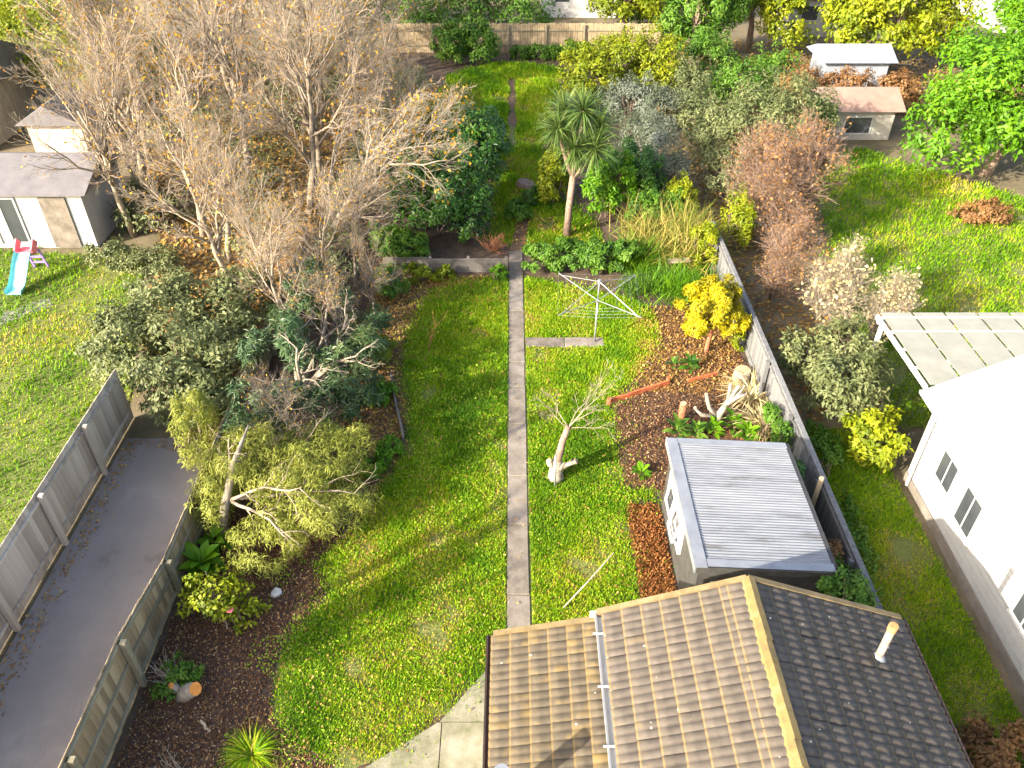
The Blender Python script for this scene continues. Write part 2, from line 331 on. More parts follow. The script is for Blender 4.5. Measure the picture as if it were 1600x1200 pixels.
NLEFT = [(-30,8),(-11.1,8),(-11.1,18),(-12.2,21),(-14,27),(-30,28)]
NRIGHT = [(11,17),(11.6,24),(13,31),(14,36),(17,37.5),(20,34),(24,30),(30,28),(34,17)]
NSTRIP = [(7.75,4.5),(10.1,4.5),(10.1,15.2),(9.4,17),(7.75,17)]
sheet('lawn', LAWN, .004, M['turf'], True, 3, .16); sheet('back_lawn', UPPER, .004, M['turf'], True, 4)
sheet('neighbour_lawn', NLEFT, .004, M['turf'], True, 5); sheet('neighbour_lawn', NRIGHT, .004, M['turf'], True, 6); sheet('neighbour_lawn', NSTRIP, .004, M['turf'], True, 7)
BEDR = [(2.95,14.7),(3.7,14.6),(7.2,14.4),(7.25,22.8),(5.2,23.2),(4.9,22.2),(4.5,20.7),(3.9,19.6),(2.9,18.2)]
BEDL = [(-7.5,5),(-3.4,5),(-3.4,7.3),(-4.6,8.1),(-5.0,9.0),(-4.95,10),(-4.2,11.3),(-4.6,12.2),(-4.1,13.2),(-7.5,14)]
CHIPS = [(2.92,10.9),(3.72,10.9),(3.72,14.1),(2.9,14.1)]
LITL = [(-4.6,15),(-3.5,14.6),(-2.95,16.2),(-3.05,17.9),(-3.5,20.2),(-3.4,22),(-3,24.1),(-2.1,25.2),(-4.8,25.2),(-5.2,20)]
sheet('mulch_bed', BEDR, .008, M['mulch'], True, 8, .05); sheet('mulch_bed', BEDL, .008, M['mulch'], True, 9, .06)
sheet('bark_bed', CHIPS, .008, M['litter'], True, 10, .03); sheet('leaf_litter_bed', LITL, .007, M['litter'], True, 11)
sheet('dirt_track', [(-.25,40.5),(.3,40.5),(.45,37.5),(1.1,37.2),(.9,39.5),(.25,41.5),(.25,48),(-.2,48)], .012, M['litter'], True, 12)
sheet('dirt_track', [(-.1,27.35),(.42,27.35),(.62,29),(.8,30.5),(.3,30.5),(.1,29)], .012, M['litter'], True, 14, .04)
struct(MB().box(-10.75,-7.74,-4,16.6,-.3,.006).build('driveway', M['asphalt']))
sheet('neighbour_path', [(-23,17.5),(-22.4,17.2),(-15.9,23.4),(-16.3,24)], .012, M['asphalt'], False)
# ------------------------------------------------------------------ grass, chips and leaf litter
def noise2(x, y, s, seed):
    rg = np.random.default_rng(seed); v = 0
    for k in range(6): a = rg.uniform(0,6.28); q = s*rg.uniform(.6,1.8); v = v+np.sin((x*math.cos(a)+y*math.sin(a))*q+rg.uniform(0,6.28))
    return v/6
def scatter(poly, n, rng, soft=.12):
    xs = [p[0] for p in poly]; ys = [p[1] for p in poly]; X, Y = [], []; tot = 0
    while tot < n:
        x = rng.uniform(min(xs), max(xs), n); y = rng.uniform(min(ys), max(ys), n)
        sf = soft*np.where(rng.uniform(0,1,n) < .2, 4.5, 1.); k = inside(poly, x+rng.normal(0,1,n)*sf, y+rng.normal(0,1,n)*sf); X.append(x[k]); Y.append(y[k]); tot += k.sum()
    return np.concatenate(X)[:n], np.concatenate(Y)[:n]
def onpath(x, y): return ((x > -.2+.06*np.sin(y*2.1)) & (x < .22+.06*np.sin(y*1.7+1)) & (y > 37.6) & (y < 48)) | ((x > -.1+.1*(y-27)) & (x < .45+.1*(y-27)) & (y >= 27.2) & (y < 30.5)) | ((x > -.15) & (x < .45) & (y < 27.2)) | ((x > .4) & (x < 2.98) & (y > 20.95) & (y < 21.52))
def grass(name, poly, n, seed, hmul=1., bare=.25):
    rng = np.random.default_rng(seed); x, y = scatter(poly, n, rng)
    dist = np.sqrt(x**2+y**2+225); keep = rng.uniform(0,1,len(x)) < np.clip((21/dist)**1.3, .1, 1)
    nz = noise2(x, y, 2.2, seed)+.6*noise2(x, y, 6, seed+1); keep &= (nz > -.6+rng.normal(0,.2,len(x))) & ~onpath(x, y)
    x, y, nz, dist = x[keep], y[keep], nz[keep], dist[keep]; k = len(x); sc = np.clip(dist/21, .8, 2.2)
    B = np.stack([x, y, np.full(k, .003)], 1); a = rng.uniform(0, 6.283, k); t = rng.uniform(.15,.95,k)
    D = np.stack([np.cos(a)*t, np.sin(a)*t, np.ones(k)], 1); hh = rng.uniform(.03,.095,k)*sc*hmul*(1+.5*np.clip(nz,-.5,1)); wd = rng.uniform(.009,.021,k)*sc
    sv = np.stack([-np.sin(a), np.cos(a), np.zeros(k)], 1)*wd[:,None]
    V = np.stack([B-sv, B+sv, B+D*hh[:,None]], 1).reshape(-1,3); F = np.arange(3*k).reshape(k,3)
    rn = np.clip(.47-.38*nz+.42*noise2(x, y, .8, seed+5)+rng.normal(0,.2,k), 0, 1)
    o = stuff(mesh_obj(name, V, F, LM['grass'], rnd=rn)); return o
tag(grass('lawn_grass', LAWN, 300000, 1), 'short bright green grass of the long lawn either side of the path', 'grass')
tag(grass('back_lawn_grass', UPPER, 120000, 2, 1.2), 'green grass of the far lawn beyond the cabbage tree', 'grass')
tag(grass('neighbour_grass', NLEFT, 120000, 3), 'green grass left of the driveway beyond the grey fence', 'grass')
tag(grass('neighbour_grass', NRIGHT, 160000, 4), 'broad smooth green lawn behind the white pergola', 'grass')
tag(grass('neighbour_grass', NSTRIP, 50000, 5), 'narrow strip of grass between right fence and white house', 'grass')
def weeds(name, poly, n, seed, label):
    rng = np.random.default_rng(seed); x, y = scatter(poly, n, rng); q = (noise2(x, y, 3, seed)+.5*noise2(x, y, 9, seed+1) > .0) & ~onpath(x, y); x, y = x[q], y[q]
    k = len(x); sc = np.clip(np.sqrt(x**2+y**2+225)/21, .8, 2)
    V, F = leaf_geo(rng, np.stack([x, y, rng.uniform(.03,.07,k)], 1), unit(np.stack([rng.normal(0,.45,k), rng.normal(0,.45,k), np.ones(k)], 1)), .06*sc, .037*sc, 0)
    V[:,2] = np.maximum(V[:,2], .012); return tag(stuff(mesh_obj(name, V, F, LM['weed'], rnd=rng.uniform(0,1,k))), label, 'weeds')
def bits(name, poly, n, seed, L, W, mat, label, cat, z=.012, tilt=.5, avoid=False):
    rng = np.random.default_rng(seed); x, y = scatter(poly, n, rng, .06)
    if avoid: k = ~onpath(x, y) | (rng.uniform(0,1,len(x)) < .12); x, y = x[k], y[k]
    k = len(x); P = np.stack([x, y, z+rng.uniform(0,.03,k)], 1); nr = unit(np.stack([rng.normal(0,tilt,k), rng.normal(0,tilt,k), np.ones(k)], 1))
    V, F = leaf_geo(rng, P, nr, L, W, 0); V[:,2] = np.maximum(V[:,2], z)
    return tag(stuff(mesh_obj(name, V, F, LM[mat], rnd=rng.uniform(0,1,k))), label, cat)
weeds('lawn_weeds', LAWN, 45000, 41, 'broad leaved clover and weeds growing in the long lawn')
weeds('lawn_weeds', UPPER, 14000, 42, 'broad leaved weeds growing in the far lawn')
weeds('bed_weeds', [(-5.6,6.5),(-3.6,6.5),(-4.0,8.6),(-3.9,10.5),(-3.6,12.6),(-5.2,13),(-5.5,10)], 3500, 43, 'green weeds creeping from the lawn into the left mulch bed')
bits('bark_chips', BEDR, 26000, 21, .075, .03, 'chip', 'dark bark mulch covering the bed behind the shed', 'mulch')
bits('bark_chips', BEDL, 26000, 22, .065, .028, 'chip', 'dark bark mulch along the left timber fence', 'mulch')
bits('bark_chips', CHIPS, 7000, 23, .09, .035, 'chipred', 'reddish bark chips in the strip beside the shed', 'mulch', tilt=.8)
bits('fallen_leaves', LITL, 6000, 24, .09, .06, 'fallen', 'brown leaf litter under the trees left of the lawn', 'leaves')
bits('fallen_leaves', LAWN, 5200, 25, .06, .045, 'fallen', 'small yellow brown leaves fallen on the long lawn', 'leaves', .035, avoid=True)
bits('fallen_leaves', UPPER[:8]+[(-.7,34)], 2600, 26, .11, .08, 'fallen', 'brown leaves fallen around the cabbage tree', 'leaves', .03)
bits('fallen_leaves', [(-10.7,4),(-10.2,4),(-10.3,16.4),(-8.0,15.6),(-7.8,16.5),(-10.7,16.5)], 900, 31, .08, .05, 'fallen', 'dry leaves gathered along the left edge and end of the driveway', 'leaves', .008)
bits('fallen_leaves', [(3.6,18.6),(7.2,18.6),(7.2,23.2),(4.4,23.4)], 5000, 27, .09, .06, 'fallen', 'pale brown leaves under the golden shrub', 'leaves')
bits('fallen_leaves', [(-2.4,23.6),(-.2,23.6),(-.2,25.4),(-3.2,25.4)], 2600, 28, .09, .06, 'fallen', 'reddish brown leaves along the foot of the dark retaining wall', 'leaves')
# ------------------------------------------------------------------ concrete path
def slab(parent, x0, x1, y0, y1, z, mat, rd, j=.012):
    v = []; c = [(x0,y0),(x1,y0),(x1,y1),(x0,y1)]; c = [(a+rd.uniform(-j,j), b+rd.uniform(-j,j)*.6) for a, b in c]; dz = rd.uniform(-.008,.008)
    for zz, ins in ((-.1,0),(z+dz-.012,0),(z+dz,.012)):
        for i, (a, b) in enumerate(c): v.append((a+(ins if i in (0,3) else -ins), b+(ins if i in (0,1) else -ins), zz+(rd.uniform(-.004,.004) if zz > 0 else 0)))
    f = [(k+i, k+(i+1) % 4, k+4+(i+1) % 4, k+4+i) for k in (0,4) for i in range(4)]+[(8,9,10,11)]
    return mesh_obj('slab', v, f, mat, parent)
rd = random.Random(5)
path = struct(empty('garden_path', (0.15,10,0))); y = 9.2
while y < 27.2:
    l = rd.choice([1.25,1.7,2.1,.9]); y1 = min(27.3, y+l); slab(path, -.1, .4, y+.008, y1-.008, .028, M['concrete'], rd); y = y1
side = struct(empty('clothesline_path', (1.7,21.2,0)))
for a, b in ((.44,1.7),(1.715,2.97)): slab(side, a, b, 20.98, 21.5, .022, M['concrete'], rd)
patio = struct(empty('patio', (-1.2,8,0)))
def polyslab(pts, z): 
    n = len(pts); v = [(a,b,-.1) for a,b in pts]+[(a,b,z) for a,b in pts]
    mesh_obj('slab', v, [tuple(range(n,2*n))]+[(i,(i+1)%n,n+(i+1)%n,n+i) for i in range(n)], M['mossconc'], patio)
polyslab([(-1.42,8.27),(-.3,8.27),(-.3,9.62),(-.42,9.55)], .03); polyslab([(-1.37,5.2),(-.3,5.2),(-.3,8.25),(-1.37,8.25)], .036)
polyslab([(-3.0,7.2),(-4.6,5.2),(-1.39,5.2),(-1.39,8.25),(-1.47,8.25)], .03); polyslab([(.45,9.9),(1.5,9.9),(1.5,10.3),(.45,10.25)], .03)
# ------------------------------------------------------------------ house with tiled roof
HY0, HY1 = -6.0, 8.62
house = empty('house', (3.3,2,0), 'brown tiled house with white gutter and two roof pitches, nearest the camera', 'house')
b = MB(); b.box(.05,6.5,HY0+.4,HY1-.35,0,2.38)
b.v += [(1.75,HY1-.35,2.38),(6.5,HY1-.35,2.38),(6.5,HY1-.35,2.9),(4,HY1-.35,3.82),(1.75,HY1-.35,2.98)]; n = len(b.v)-5; b.f.append((n+4,n+3,n+2,n+1,n))
b.build('wall', M['cream'], house)
TW, G_ = .3, .345
def tile_mesh():
    v, f = [], []; k = 10; L = G_+.03
    for i, x in enumerate((0, L*.5, L)):
        for j in range(k+1):
            yy = TW*j/k; z = .027*abs(math.sin(math.pi*yy/(TW/2)))**.75; v.append((x, yy, z+.022*x/L))
    for j in range(k+1):
        a = v[2*(k+1)+j]; v.append((L-.004, a[1], a[2]-.024))
    for r in range(3):
        for j in range(k): q = r*(k+1)+j; f.append((q, q+k+1, q+k+2, q+1))
    return v, f
tv, tf = tile_mesh()
def tile_data(mat):
    me = bpy.data.meshes.new('roof_tile'); me.from_pydata(tv, [], tf); me.update(); me.materials.append(mat)
    me.polygons.foreach_set('use_smooth', [True]*len(tf)); return me
TD, TDL = tile_data(M['tile']), tile_data(M['tilelichen'])
rd = random.Random(9)
def roof_slope(xe, ze, xr, zr, me, mat):
    """tiles from eave (xe,ze) up to (xr,zr); nearest rows as pieces, the rest joined"""
    up = Vector((xr-xe, 0, zr-ze)); Ls = up.length; up.normalize(); dn = -up; nrm = Vector((-up.z, 0, up.x)) if up.x > 0 else Vector((up.z, 0, -up.x))
    yax = nrm.cross(dn); nc = math.ceil(Ls/G_); RV, RF = [], []
    for c in range(nc):
        top = min(Ls, (c+1)*G_); o0 = Vector((xe,0,ze))+up*top; ncol = int((HY1-HY0)/TW)
        for k in range(ncol):
            yy = HY1-.02-k*TW if yax.y < 0 else HY1-.02-(k+1)*TW
            base = Vector((o0.x, yy, o0.z))+nrm*.012; jit = rd.uniform(-.007,.007)
            Mx = Matrix((( dn.x, yax.x, nrm.x, base.x),(dn.y, yax.y, nrm.y, base.y+jit),(dn.z, yax.z, nrm.z, base.z+rd.uniform(0,.009)),(0,0,0,1)))
            if k < 11:
                o = bpy.data.objects.new('roof_tile', me); COL.objects.link(o); o.parent = house; o.matrix_local = Matrix.Translation(-house.location) @ Mx
            else:
                q = len(RV); RV += [tuple(Mx @ Vector(a)) for a in tv]; RF += [tuple(q+i for i in ff) for ff in tf]
    stuff(mesh_obj('tile_field', RV, RF, mat, house, smooth=True))
    # sarking under the tiles
    b = MB(); a = Vector((xe,0,ze))-nrm*.02; e = Vector((xr,0,zr))-nrm*.02
    b.v = [(a.x,HY0,a.z),(a.x,HY1-.03,a.z),(e.x,HY1-.03,e.z),(e.x,HY0,e.z)]; b.f = [(0,1,2,3)]; b.build('sarking', M['brownmetal'], house)
roof_slope(-.34, 2.38, 1.62, 2.86, TDL, M['tilelichen'])
roof_slope(1.62, 3.07, 4.0, 3.98, TD, M['tile'])
roof_slope(6.9, 2.88, 4.0, 3.98, TD, M['tile'])
y = HY1+.03
while y > HY0:                                     # ridge caps
    b = MB(); y0 = y-.43; jx, jz = rd.uniform(-.012,.012), rd.uniform(-.006,.01); pr = [(-.13,-.045),(-.1,.02),(0,.06),(.1,.02),(.13,-.045)]
    for yy, s in ((y, 1), (y0, 1.06)):
        for a, z in pr: b.v.append((4+a*s+jx, yy, 4.0+z*s+jz))
    b.f = [(i, i+1, i+6, i+5) for i in range(4)]+[(4,3,2,1,0)]; b.build('ridge_cap', M['ridge'], house, smooth=False); y = y0+.025
def barge(a, c):
    MB().bar((a[0],HY1+.012,a[1]+.045),(c[0],HY1+.012,c[1]+.045),.1,.05).build('barge_cap', M['yellowtrim'], house)
    MB().bar((a[0],HY1-.008,a[1]-.08),(c[0],HY1-.008,c[1]-.08),.03,.18).build('barge_board', M['brownmetal'], house)
barge((-.34,2.38),(1.5,2.83)); barge((1.5,3.03),(3.98,3.98)); barge((6.92,2.87),(4.02,3.98))
def gutter(x, z, out, mat, r=.06):
    b = MB(); pr = [(r*1.1*out*math.cos(t), r*math.sin(t)) for t in [math.pi*(1+i/8) if out > 0 else -math.pi*i/8 for i in range(9)]]
    pr = [(x+out*.02+r*math.cos(math.pi*i/8)*-out, z-r*math.sin(math.pi*i/8)) for i in range(9)]+[(x+out*(.02+r)+out*.035, z+.012), (x+out*(.02+r)+out*.035, z-.02)]
    for yy in (HY0, HY1+.02):
        for p in pr: b.v.append((p[0], yy, p[1]))
    k = len(pr); b.f = [(i, i+1, k+i+1, k+i) for i in range(k-1)]+[tuple(range(k,k+9))]; return b.build('gutter', mat, house)
gutter(1.58, 3.04, -1, M['white'], .065); gutter(-.36, 2.36, -1, M['brownmetal'], .055); gutter(6.92, 2.86, 1, M['brownmetal'], .055)
for yy in (8.2, 7.2, 6.2, 5.2): MB().box(1.40,1.64,yy-.012,yy+.012,3.045,3.07).build('gutter_bracket', M['white'], house)
MB().box(1.38,1.64,HY1+.021,HY1+.035,2.9,3.08).build('gutter_end', M['white'], house)
fl = MB().tube([(6.08,7.63,3.1),(6.08,7.63,4.0)], .062, 14).build('flue', M['paintwhite'], house, smooth=False)
MB().tube([(6.08,7.63,3.97),(6.08,7.63,4.1)], .075, 14).build('flue_cap', M['rust'], fl)
MB().tube([(6.08,7.63,3.12),(6.08,7.63,3.3)], [.17,.066], 14).build('flashing_collar', M['flash'], fl)
MB().tube([(-.15,5.6,2.3),(-.15,5.6,3.5)], .12, 12).build('vent_pipe', M['flash'], house)
# ------------------------------------------------------------------ shed
shed = empty('shed', (5.1,12.25,0), 'grey garden shed with pale corrugated iron roof and white window', 'shed')
b = MB()
b.v = [(3.8,10.45,0),(6.45,10.45,0),(6.45,14.05,0),(3.8,14.05,0),(3.8,10.45,2.14),(6.45,10.45,1.98),(6.45,14.05,1.98),(3.8,14.05,2.14)]
b.f = [(0,1,5,4),(1,2,6,5),(2,3,7,6),(4,5,6,7),(3,0,4,7)]; b.build('wall', M['shedwall'], shed)
for i in range(5):                                  # roof sheets, corrugations run across
    y0 = 10.36+i*.755; b = MB(); n = 60
    for j in range(n+1):
        yy = y0+.775*j/n; zz = .016*math.cos(2*math.pi*(yy-10.36)/.0775)+(.002*i)
        b.v += [(3.72,yy,2.2+zz),(5.1,yy,2.12+zz),(6.52,yy,2.03+zz)]
    b.f = [f for j in range(n) for f in ((3*j,3*j+1,3*j+4,3*j+3),(3*j+1,3*j+2,3*j+5,3*j+4))]; b.build('roof_sheet', M['shedroof'], shed, smooth=True)
def prism(pts, y0, y1):
    b = MB(); n = len(pts); b.v = [(x,y0,z) for x,z in pts]+[(x,y1,z) for x,z in pts]; b.f = [tuple(range(n)), tuple(range(2*n-1,n-1,-1))]+[(i,n+i,n+(i+1)%n,(i+1)%n) for i in range(n)]; return b
prism([(3.66,2.05),(3.69,2.05),(3.69,2.225),(3.92,2.213),(3.92,2.222),(3.66,2.238)], 10.3, 14.16).build('side_flashing', M['flash'], shed)
def endflash(y0, y1, yd):
    b = MB(); b.v = [(3.93,y0,2.222),(6.54,y0,2.055),(6.54,y1,2.055),(3.93,y1,2.222)]; b.f = [(0,1,2,3)]; b.build('end_flashing', M['flash'], shed)
    MB().bar((3.7,yd,2.13),(6.54,yd,1.96),.03,.17).build('fascia', M['shedwall'], shed)
endflash(10.33,10.53,10.315); endflash(13.98,14.17,14.185)
MB().bar((6.57,10.3,1.99),(6.57,14.18,1.99),.09,.08).build('gutter', M['dark'], shed)
wn = MB()                                            # window on the left wall
for y0, y1, z0, z1 in ((11.8,13.5,.82,.98),(11.8,13.5,1.67,1.8),(11.8,11.95,.98,1.67),(13.35,13.5,.98,1.67),(12.57,12.73,.98,1.67)): wn.box(3.715,3.8-.003,y0,y1,z0,z1)
win = wn.build('window_frame', M['white'], shed)
for y0, y1, k in ((11.95,12.57,.25),(12.73,13.35,.12)):
    MB().bar((3.79,(y0+y1)/2,1.0),(3.79,(y0+y1)/2,1.65),.002,y1-y0-.01).build('pane', M['glass'], win) if False else MB().box(3.785,3.792,y0,y1,.99,1.66).build('pane', M['glass'], win)
    s = MB(); q = .74-k
    for a, c in (((y0+.03,1.63),(y1-.03,1.63)),((y0+.03,1.02),(y1-.03,1.02)),((y0+.03,1.02),(y0+.03,1.63)),((y1-.03,1.02),(y1-.03,1.63))):
        s.bar((3.735-k*(1.66-a[1])*.8, a[0], a[1]),(3.735-k*(1.66-c[1])*.8, c[0], c[1]),.05,.05)
    s.build('sash', M['white'], win)
for i, (x, lean) in enumerate(((4.05,.25),(4.36,.3),(4.66,.22))):
    b = MB(); b.v = [(x,10.0-lean*.3,.05),(x+.27,10.0-lean*.3,.05),(x+.27,10.3,1.75),(x,10.3,1.75),(x,10.03-lean*.3,.05),(x+.27,10.03-lean*.3,.05),(x+.27,10.33,1.75),(x,10.33,1.75)]
    b.f = [(0,1,2,3),(7,6,5,4),(0,4,5,1),(1,5,6,2),(2,6,7,3),(3,7,4,0)]
    o = b.build('leaning_board', M['bluewhite'], loc=(x+.13,10.1,0)); tag(o, ['pale board leaning on shed front, nearest its left corner','middle one of three pale boards leaning on shed front','pale board leaning on shed front, farthest from its left corner'][i], 'board', 'boards leaning on the shed')
# ------------------------------------------------------------------ fences
def unit_box(name, mat):
    b = MB().box(-.5,.5,-.5,.5,0,1); me = bpy.data.meshes.new(name); me.from_pydata(b.v, [], b.f); me.update(); me.materials.append(mat); return me
def piece(name, me, parent, c, s):
    o = bpy.data.objects.new(name, me); COL.objects.link(o); o.parent = parent; o.location = Vector(c)-wl(parent); o.scale = s; return o
rd = random.Random(3)
def fence(name, label, x, y0, y1, hf, mat, railm, face, pw=.15, posts=2.3, pstart=None, nrail=3, cap=False):
    e = empty(name, (x,(y0+y1)/2,0), label, 'fence'); pal = unit_box('paling', mat); rl = unit_box('rail', railm)
    y = y0
    while y < y1:
        piece('paling', pal, e, (x+rd.uniform(-.004,.004), y+pw/2, 0), (.02, pw-.006, hf(y+pw/2)+rd.uniform(-.008,.008))); y += pw
    y = pstart if pstart is not None else y0; ps = []
    while y <= y1: ps.append(y); y += posts
    for p in ps: piece('post', rl, e, (x+face*.125, p, 0), (.11,.11,hf(p)-.04))
    for a, c in zip([y0]+ps, ps+[y1]):
        if c-a < .1: continue
        for k in range(nrail):
            f = (.12,.55,.97)[k] if nrail == 3 else (.2,.9)[k]; za, zc = hf(a)*f-.05, hf(c)*f-.05
            MB().bar((x+face*.038,a+.055,za),(x+face*.038,c-.055,zc),.05,.075).build('rail', railm, e)
        if cap: MB().bar((x+face*.01,a,hf(a)+.02),(x+face*.01,c,hf(c)+.02),.13,.03).build('fence_cap', railm, e)
    return e
hl = lambda y: 1.55 if y < 9.08 else (1.55-.42*(y-9.08)/2.3 if y < 11.38 else 1.13)
fence('timber_fence', 'brown timber paling fence with raked top between garden and driveway', -7.66, 3.0, 27, hl, M['timber'], M['rail'], 1, .15, 2.3, 4.48)
fence('grey_fence', 'grey paling fence with cap along the right side behind the shed', 7.45, 3.0, 27, lambda y: 1.4, M['greyfence'], M['greyfence'], -1, .13, 2.4, 4.0, 2, True)
fence('driveway_fence', 'weathered grey paling fence on the far side of the driveway', -10.9, 2.0, 17.4, lambda y: 1.75, M['oldfence'], M['oldfence'], 1, .16, 2.4, 3.2, 2)
e = empty('rear_fence', (1,53.4,0), 'pale timber fence across the far end of the garden', 'fence'); b = MB()
x = -8
while x < 9.5: b.box(x, x+.135, 53.4+rd.uniform(-.01,.01), 53.43, 0, 1.75+rd.uniform(-.03,.03)); x += .15
stuff(b.build('paling_run', M['timber'], e)); 
for z in (.4,1.3): MB().box(-8,9.5,53.34,53.385,z,z+.09).build('rail', M['rail'], e)
for x in np.arange(-7.5,9.5,2.4): MB().box(x,x+.1,53.24,53.335,0,1.7).build('post', M['rail'], e)
# ------------------------------------------------------------------ retaining wall, edging, garden bits
e = empty('retaining_wall', (-2.3,25.75,0), 'low dark timber retaining wall left of the path end', 'wall'); bx = unit_box('board', M['wallwood'])
for k, (z, h) in enumerate(((0,.27),(.275,.27))):
    piece('board', bx, e, (-1.6,25.75+.006*k,z), (2.9,.06,h)); piece('board', bx, e, (-3.9,25.9+.006*k,z), (1.66,.06,h*.9))
for x in (-.22,-1.6,-3.0): piece('post', bx, e, (x,25.84,0), (.1,.09,.6))
def plank(name, a, c, wd, ht, mat, label, cat, group=None):
    a = Vector(a); c = Vector(c); b = MB(); n = 6; rd2 = random.Random(int(a.x*100)); pts = [a.lerp(c, i/n)+Vector((rd2.gauss(0,.008), rd2.gauss(0,.008), 0)) for i in range(n+1)]
    for p, q in zip(pts, pts[1:]): pass
    d = (c-a).normalized(); s = d.cross(Vector((0,0,1))).normalized()*wd/2
    for p in pts:
        k = rd2.uniform(.85,1.1)
        for q in (-s*k, s*k): b.v += [tuple(p+q), tuple(p+q+Vector((0,0,ht*rd2.uniform(.9,1.08))))]
    for i in range(n): o = 4*i; b.f += [(o+1,o+3,o+7,o+5),(o,o+1,o+5,o+4),(o+3,o+2,o+6,o+7)]
    b.f += [(0,2,3,1),(4*n+1,4*n+3,4*n+2,4*n)]
    return tag(b.build(name, mat, loc=tuple(a)), label, cat, group)
plank('edging_board', (2.84,18.12,0), (4.74,19.05,0), .075, .17, M['orange'], 'long orange red timber edging along the mulch bed', 'edging')
plank('edging_board', (5.35,19.15,0), (6.3,19.5,0), .075, .12, M['orange'], 'shorter orange timber edging nearer the right fence', 'edging')
tag(MB().tube([(2.84,18.08,-.02),(2.84,18.08,.25)], [.07,.065], 8).build('edging_post', M['orange'], loc=(2.84,18.08,0)), 'orange corner peg at the left end of the bed edging', 'post')
tag(MB().tube([(4.72,19.08,-.02),(4.72,19.08,.26)], [.065,.06], 8).build('edging_post', M['orange'], loc=(4.72,19.08,0)), 'orange peg where the two lengths of edging meet', 'post')
plank('edging_board', (-3.72,19.4,0), (-3.0,16.45,0), .06, .2, M['wallwood'], 'dark timber edging between leaf litter and left lawn', 'edging')
plank('bench_plank', (5.7,25.75,.42), (6.5,25.85,.42), .3, .05, M['barkpale'], 'weathered pale planks lying among the reeds by right fence', 'planks')
plank('timber_offcut', (-6.12,8.3,.015), (-5.9,8.06,.015), .05, .035, M['cut'], 'small pale timber offcut on the dark mulch', 'stick')
rng, rdd = rngs()
def rock(name, loc, r, mat, label):
    b = bpy.data.meshes.new(name); import bmesh; bm = bmesh.new(); bmesh.ops.create_icosphere(bm, subdivisions=2, radius=r)
    for v in bm.verts: v.co *= rdd.uniform(.8,1.15); v.co.z *= .6
    bm.to_mesh(b); bm.free(); o = bpy.data.objects.new(name, b); COL.objects.link(o); o.location = loc; b.materials.append(mat); return tag(o, label, 'stone')
rock('stone', (-5.36,11.36,.03), .13, M['stone'], 'pale stone on bare soil below the feathery shrub')
# stick stuck in the lawn
tag(MB().tube([(1.08,10.92,-.05),(1.64,11.12,.68),(2.2,11.33,1.45)], [.018,.016,.012], 7).build('garden_stake', M['paintwhite'], loc=(1.08,10.92,0), smooth=True), 'long thin whitish stake leaning over the lawn near the house', 'stake')
# rotary clothesline
e = empty('clothesline', (2.68,21.25,0), 'galvanised rotary clothesline standing on the side path', 'clothesline')
X, Y = 2.68, 21.25
MB().tube([(X,Y,0),(X,Y,1.55)], .03, 10).build('post', M['galv'], e, smooth=True); MB().tube([(X,Y,1.5),(X,Y,2.32)], .022, 10).build('inner_post', M['galv'], e, smooth=True)
MB().tube([(X,Y,2.2),(X,Y,2.34)], .05, 10).build('hub', M['galv'], e); MB().tube([(X,Y,1.5),(X,Y,1.6)], .05, 10).build('collar', M['galv'], e)
tips = []
for k in range(4):
    a = R(42+90*k); tx, ty = X+1.75*math.cos(a), Y+1.75*math.sin(a); tips.append((tx,ty))
    MB().tube([(X,Y,1.6),(tx,ty,1.82)], .013, 6).build('arm', M['galv'], e); MB().tube([(X,Y,2.28),(X+1.62*math.cos(a),Y+1.62*math.sin(a),1.8)], .009, 5).build('stay', M['galv'], e)
for f in (1,.82,.64,.46):
    b = MB()
    for k in range(4):
        p, q = tips[k], tips[(k+1) % 4]; zz = 1.62+.2*f
        b.tube([(X+(p[0]-X)*f,Y+(p[1]-Y)*f,zz),(X+((p[0]+q[0])/2-X)*f,Y+((p[1]+q[1])/2-Y)*f,zz-.05),(X+(q[0]-X)*f,Y+(q[1]-Y)*f,zz)], .0025, 3)
    b.build('line_wire', M['galv'], e)
# ------------------------------------------------------------------ stumps and cut wood
def stump(name, loc, label, segs, mat='barkpale', cutm='cut'):
    """segs: list of (points, radii); each cut end gets a pale disc"""
    e = empty(name, loc, label, 'stump')
    for pts, rr in segs:
        P = [Vector(p)+Vector(loc) for p in pts]; o = MB().tube(P, rr, 10).build('limb', M[mat], e, smooth=True)
        d = (P[-1]-P[-2]).normalized(); MB().tube([P[-1], P[-1]+d*.012], rr[-1]*.96, 10).build('cut_face', M[cutm], o)
    return e
e = stump('pruned_tree', (1.15,15.05,0), 'hard pruned pale tree with white painted stump and bare twigs on the lawn', [
    ([(0,0,-.1),(0,0,.15),(.02,.02,.5),(.02,.03,.62)], [.26,.2,.16,.13]),
    ([(0,-.02,.35),(.2,-.06,.5),(.5,-.1,.72)], [.1,.09,.08]), ([(0,0,.4),(-.16,-.03,.55),(-.2,-.04,.66)], [.1,.09,.075])], 'paintwhite')
o = MB().tube([(1.17,15.08,.5),(1.24,15.1,.9),(1.3,15.12,1.3),(1.42,15.15,1.72)], [.11,.1,.085,.075], 9).build('trunk', M['barkpink'], e, smooth=True)
out = []; rd_ = random.Random(4)
for d, l in (((.8,.3,.9),2.2),((.7,.6,.8),2.0),((-.9,.1,.5),1.3),((.9,0,.3),1.3),((.3,-.2,1),1.2),((-.5,.4,.7),1.2),((.2,.6,.8),1.4)):
    grow(rd_, (.27,.1,1.66), d, l*.85, .013, 0, 2, out, (6,4), .5, .13, (0,0,.04))
limbs('twigs', out, M['barkgrey'], e)
